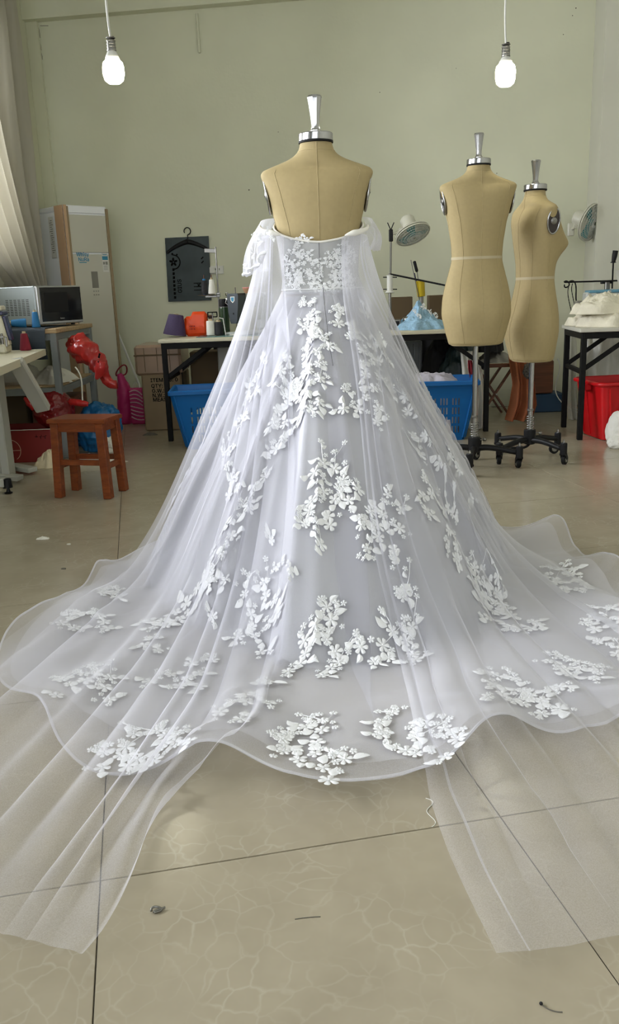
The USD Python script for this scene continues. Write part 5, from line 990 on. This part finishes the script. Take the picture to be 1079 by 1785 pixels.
# folding rack with clothes
wx0, wx1, _, wz = pr(834, 720, 896, 636, 6.75)
t = Thing('wooden_rack', 'brown wooden folding rack with crossed legs behind the dress form stands', 'rack')
t.add('top_frame', join(bar((wx0, 6.75, wz), (wx1+.05, 6.75, wz), .022, .03), bar((wx0, 7.15, wz), (wx1+.05, 7.15, wz), .022, .03), bar((wx0, 6.75, wz), (wx0, 7.15, wz), .022, .03), bar((wx1+.05, 6.75, wz), (wx1+.05, 7.15, wz), .022, .03)), 'brown_wood')
for y in (6.78, 7.12): t.add('leg', bar((wx0, y, .0), (wx1, y+.012, wz-.02), .016, .035, (0, 1, 0)), 'brown_wood'); t.add('leg', bar((wx1, y+.02, .0), (wx0, y+.032, wz-.02), .016, .035, (0, 1, 0)), 'brown_wood')
t.add('bolt', tf(cyl(.007, .03, n=12), ((wx0+wx1)/2, 6.765, wz/2-.01), 0, pi/2), 'chrome'); t.done()
xm = (wx0+wx1)/2
single('grey_clothes', heap((xm+.03, 6.95, wz+.016), .16, .17, .10, 4, 36, 16, .45), 'grey_cloth', 'grey folded clothes on the wooden folding rack', 'clothes', True)
single('black_clothes', heap((xm-.035, 6.93, wz+.10), .13, .14, .17, 6, 36, 14, .3, .5), 'dark_cloth', 'black clothes heaped on the wooden folding rack', 'clothes', True)
c = at(852, 601, 6.70); single('yellow_bag', heap((c[0], 6.85, wz+.25), .10, .10, .09, 5, 30, 14, .3), 'yellow', 'bright yellow bag on top of the black clothes', 'bag', True)
hanging('rust_cloth', 'rust orange cloth hanging to the floor behind the sideways dress form', 'cloth', [(885, 915, 585), (889, 925, 630), (895, 932, 670), (890, 936, 705), (882, 925, 733)], 6.58, 'rust', 1, 2.2, .05)
c = at(921, 650, 6.5); single('dark_tassel', blob((c[0], 6.5, c[2]-.05), (.035, .03, .05), 8, .7, 5, flat=False), 'dust', 'small dark frilly tassel pinned on the rust cloth', 'tassel', True)
plain('brown_carton', (918, 705, 966, 628), 7.05, .22, 'brown_wood', 'reddish brown carton behind the pole of the sideways form', 'box', .16); plain('dark_blue_carton', (925, 712, 985, 686), 7.06, .25, 'dark_blue', 'low dark blue carton beneath the reddish brown one', 'box', 0)
c = on(962, 712, 0); single('peach_rag', heap((c[0], c[1]-.02, 0), .20, .10, .10, 14, 40, 16, .6), 'peach_cloth', 'peach cloth crumpled on the floor near the right table', 'cloth', True)
single('white_cable', tube(spline([at(972, 625, 6.9), at(973, 655, 6.9), at(968, 675, 6.9), at(978, 700, 6.8), (*on(985, 708, 0)[:2], .006)], 30), .005, 6), 'white_plastic', 'thin white cable dangling behind the sideways dress form', 'cable', True)

# ------------------------------------------------------------------ right table
f0 = on(1008, 766, 0); b0_ = on(985, 751, 0); rzt = math.atan2(b0_[1]-f0[1], b0_[0]-f0[0])-pi/2; dd = np.linalg.norm(b0_[:2]-f0[:2])
rx, ry = f0[0]-.035, f0[1]-.045
folding_table('side_table', 'cream folding table with black legs at the right edge', rx, rx+1.15, ry, ry+.62, (0,), -.10, 'table_white')
cs = np.array([math.cos(-.10), math.sin(-.10), 0]); sn = np.array([-cs[1], cs[0], 0]); RTp = lambda a, b, z=TT: np.array([rx, ry, 0])+cs*a+sn*b+np.array([0, 0, z])
c = RTp(.33, .30)
t = Thing('ivory_fabric_pile', 'folded pile of ivory fabric on the right table', 'fabric')
for k in range(2):
    n_ = 46; v, f = heap((0, 0, 0), .335-.012*k, .235-.01*k, .125, 20+k, 60, 17, .75, .32, sq=3.2); t.add('folded_layer', tf((v, f), c+np.array([.012*(-1)**k, .006*k, .085*k]), -.1+.05*(-1)**k), 'ivory_pile', True)
t.done()
q = RTp(.40, .60); lockstitch('white and pale blue sewing machine behind the ivory fabric pile', (at(1030, 530, 6.55)[0]+.02, 6.62, TT), -.08, 'machine_white', 'machine_blue', 'white_plastic') if False else None
mb = at(1018, 535, 6.55)
t = Thing('sewing_machine', 'white and pale blue sewing machine behind the ivory fabric pile', 'sewing machine', (mb[0], 6.58, TT-.0), -.05)
t.add('bed', bz(.55, .18, .03, (.25, 0, -.0), .004), 'machine_white'); t.add('arm', bz(.50, .11, .085, (.28, 0, .13), .015), 'machine_white'); t.add('head', bz(.085, .12, .17, (.05, 0, .05), .012), 'machine_white'); t.add('pillar', bz(.11, .12, .16, (.47, 0, .02), .012), 'machine_white'); t.add('blue_top', bz(.51, .115, .022, (.28, 0, .213), .006), 'machine_blue'); t.add('side_motor', bz(.05, .10, .10, (-.03, .01, .06), .012), 'grey_panel'); t.add('badge', bz(.07, .004, .03, (.22, -.057, .155), .002), 'blue_ink'); t.done()
r0q, r1q = at(984, 492, 6.72), at(1085, 489, 6.62)
t = Thing('guide_rod', 'thin black rod with a clamp crossing above the right table', 'rod'); t.add('rod', tube([r0q, r1q], .006, 8), 'black_steel'); m_ = at(1057, 492, 6.66); t.add('clamp', bx(.085, .035, .022, m_, .004), 'black'); t.add('clamp_stem', bz(.035, .03, m_[2]-TT-.23, (m_[0], 6.64, TT+.233), .004), 'steel'); t.done()
h0, h1, h2 = at(1067, 503, 6.60), at(1069, 458, 6.60), at(1073, 437, 6.60)
t = Thing('lever', 'black handled lever rising behind the right table', 'lever'); t.add('shaft', tube([h0, h1], .006, 8), 'black_steel'); t.add('grip', tube([h1, h1*.9+h2*.1, h1*.5+h2*.5, h2], [.012, .014, .019, .020], 14), 'black', True); t.add('guard', tf(cyl(.021, .006, n=18), h1), 'black'); t.done()
t = Thing('cable_loop', 'black cables looped beside the sideways dress form waist', 'cable'); t.add('hook', tube(spline([at(983, 492, 6.72), at(990, 491, 6.72), at(992, 497, 6.72), at(986, 501, 6.72), at(984, 496, 6.72)], 24), .005, 8), 'black', True); t.add('lead', tube(spline([at(992, 491, 6.72), at(1001, 491, 6.72), at(1004, 500, 6.72), at(1004, 515, 6.72), at(1005, 527, 6.72)], 24), .005, 8), 'black', True); t.add('lead', tube(spline([at(992, 496, 6.74), at(990, 512, 6.74), at(993, 530, 6.74), at(996, 545, 6.74)], 24), .003, 8), 'black', True); t.add('lead', tube(spline([at(998, 494, 6.74), at(997, 510, 6.74), at(1000, 525, 6.74), at(1000, 540, 6.74)], 24), .003, 8), 'black', True); t.done()
pc = at(1072, 471, 6.5); P = np.zeros((8, 14, 3)); 
for i in range(8):
    for j in range(14): P[i, j] = pc+np.array([.012*i+.004*j, .01*math.sin(j*.35), -.012*j])
single('paper_sheet', thick(P, .001), 'white_plastic', 'white paper sheet hanging at the right edge above the table', 'paper', True)
P = np.array([[at(1046+20*i/9-6*j/5*0, 518-12*math.sin(i/9*1.5), 6.46)+np.array([0, .02*j/5, -.030*j/5]) for j in range(6)] for i in range(10)]); single('paper_strip', thick(P, .0012), 'white_plastic', 'white curled paper strip over the pale blue sewing machine', 'paper', True)
c = at(990, 566, 6.45); single('blue_folder', bz(.12, .20, .03, (c[0]-.005, 6.52, c[2]-.02), .004), 'dark_blue', 'blue folder sticking out behind the right table corner', 'folder') if False else None
# red bin and white bags
q = on(1045, 769, 0); t = Thing('red_bin', 'big red plastic bin under the right table', 'bin', (q[0]+.19, q[1]+.19, 0), .12); h = at(1040, 668, q[1])[2]
w0, w1, d0_, d1_ = .185, .235, .17, .215
def shell(w0, w1, d0, d1, h, th=.006, r=.045, n=8):
    def ring(w, d, z): pts = np.array(sbox(-w+r, -d+r, w-r, d-r).buffer(r, n).exterior.coords[:-1]); return np.c_[pts, np.full(len(pts), z)]
    R_ = [ring(w0*.0+.05, .05, 0), ring(w0, d0, 0.004), ring(w1, d1, h), ring(w1-th, d1-th, h), ring(w0-th, d0-th, .012), ring(.05, .05, .012)]; m = len(R_[0]); R_ = [x if len(x) == m else x[:m] for x in R_]; return grid(np.array(R_).transpose(1, 0, 2)[::-1], True)
t.add('body', shell(w0, w1, d0_, d1_, h), 'red_plastic', 35)
rr = np.array(sbox(-w1+.045, -d1_+.045, w1-.045, d1_-.045).buffer(.055, 8).exterior.coords[:-1]); t.add('rim', tube(np.c_[rr, np.full(len(rr), h-.008)], .014, 8, True), 'red_plastic', True)
t.add('handle', bz(.05, .12, .045, (-w1-.022, 0, h-.06), .008), 'red_plastic')
for k in range(3): t.add('rib', bar((-w0+.05+.0*k, -d0_+.0, .02), (-w1+.055, -d1_-.001, h-.03), .014, .006) if k == 0 else bar((-w0-.001, -.08+.10*k, .02), (-w1-.001, -.08+.10*k, h-.03), .006, .02), 'red_plastic')
t.add('torn_sticker', tf(bx(.05, .002, .03, (0, 0, 0)), (.02, -d1_-.001+.012, h-.09), 0, -.11), 'peach_cloth'); t.done()
c = on(1074, 778, 0); t = Thing('white_sack', 'white plastic sack with a knot beside the red bin at the right edge', 'plastic bag'); t.add('sack', blob((c[0]+.03, c[1]+.03, .0), (.085, .10, .13), 41, .16, 1.6), 'white_thread', True); t.add('lobe', blob((c[0]-.015, c[1]-.05, .0), (.06, .06, .045), 43, .16, 1.8), 'white_thread', True); t.done()
hanging('plastic_sheet', 'clear plastic sheeting draped behind the right table legs', 'plastic sheet', [(1018, 1100, 585), (1014, 1100, 640), (1010, 1100, 690)], 6.55, 'clear_film', 3, 4, .04, .05, .12)
hanging('white_gauze', 'white gauze hanging behind the left leg of the right table', 'cloth', [(985, 1004, 575), (984, 1006, 620), (985, 1004, 680), (993, 1006, 745)], 6.62, 'clear_film', 6, 2, .02, 0, .06)

# ------------------------------------------------------------------ marks on the wall and litter on the floor
for k, (px, py, r_) in enumerate(((662, 161, .004), (795, 119, .003), (485, 230, .004), (434, 331, .006), (982, 60, .004), (1004, 14, .005), (998, 27, .004), (1050, 314, .005), (866, 302, .004))):
    p_ = wallp(px, py, .002); single('wall_fleck', tf(lathe([(0, 0), (r_, .0005), (r_*.8, .002), (0, .0022)], 8), p_+WY*.002, WA, pi/2), 'dust', 'dark fleck on the back wall, '+('right of the central finial and above it', 'left of the right hanging bulb', 'just left of the central finial', 'left of the central form at shoulder height', 'lowest of the three at the upper right corner', 'topmost of the three at the upper right corner', 'middle one of the three at the upper right corner', 'on the pier above the right fan', 'beside the neck of the taller bare form')[k], 'mark', 35, 'flecks on the wall')
p0, p1 = wallp(343, 24, .014), wallp(348, 92, .014); struct('trim_2', tube([p0, p1], .012, 8), 'wall', True)
for q in (((67, 46), (70, 66)), ((69, 70), (72, 88)), ((72, 92), (74, 104)), ((70, 45), (84, 45))): struct('crack', tube([wallp(*q[0], .0015), (wallp(*q[0], .0015)+wallp(*q[1], .0015))/2+WX*.002, wallp(*q[1], .0015)], .0022, 5), 'dust', True, wb_path)
def litter(px, py, pts, r, m, label, cat='thread'):
    o_ = on(px, py, 0); P = spline([(o_[0]+a, o_[1]+b, r*1.05+c) for a, b, c in pts], 24); return single('loose_thread' if cat == 'thread' else 'pin', tube(P, r, 6), m, label, cat, True)
litter(742, 1392, [(0, 0, 0), (.012, -.02, 0), (-.004, -.045, 0), (.006, -.075, 0), (-.002, -.10, 0)], .0009, 'white_thread', 'pale loose thread on the floor below the train')
litter(514, 1603, [(0, 0, 0), (.02, .003, 0), (.045, .004, 0)], .0007, 'dust', 'short dark thread on the front tile')
o_ = on(943, 1752, 0); t = Thing('pin', 'dark pin with a bent tail on the front tile', 'pin'); t.add('shank', tube(spline([(o_[0], o_[1], .002), (o_[0]+.014, o_[1]-.012, .001), (o_[0]+.028, o_[1]-.015, .001)], 14), .0009, 6), 'dust', True); t.add('pin_head', lathe([(0, -.0028), (.0022, -.0018), (.0028, 0), (.0022, .0018), (0, .0028)], 12, (o_[0], o_[1], .003)), 'black', True); t.done()
o_ = on(276, 1588, 0); t = Thing('twist_scrap', 'tiny silver twist of scrap on the front tile', 'scrap'); t.add('loop', tube(spline([(o_[0]-.012, o_[1]-.003, .003), (o_[0]-.004, o_[1]+.005, .005), (o_[0]+.006, o_[1], .003), (o_[0]-.002, o_[1]-.006, .003), (o_[0]+.012, o_[1]+.004, .004)], 30), .0022, 6), 'steel', True); t.done()
for px, py, s_, m, lb_ in ((75, 939, .03, 'white_cloth', 'small white scrap on the floor left of the train'), (111, 992, .010, 'dust', 'small dark scrap on the floor by the left train edge'), (120, 949, .009, 'white_cloth', 'tiny white crumb on the left floor beside the white scrap'), (441, 880, .0, 'dust', '')):
    if s_: o_ = on(px, py, 0); single('floor_scrap', heap((o_[0], o_[1], 0), s_, s_*.6, s_*.4, 3, 14, 60, .7), m, lb_, 'scrap', True)
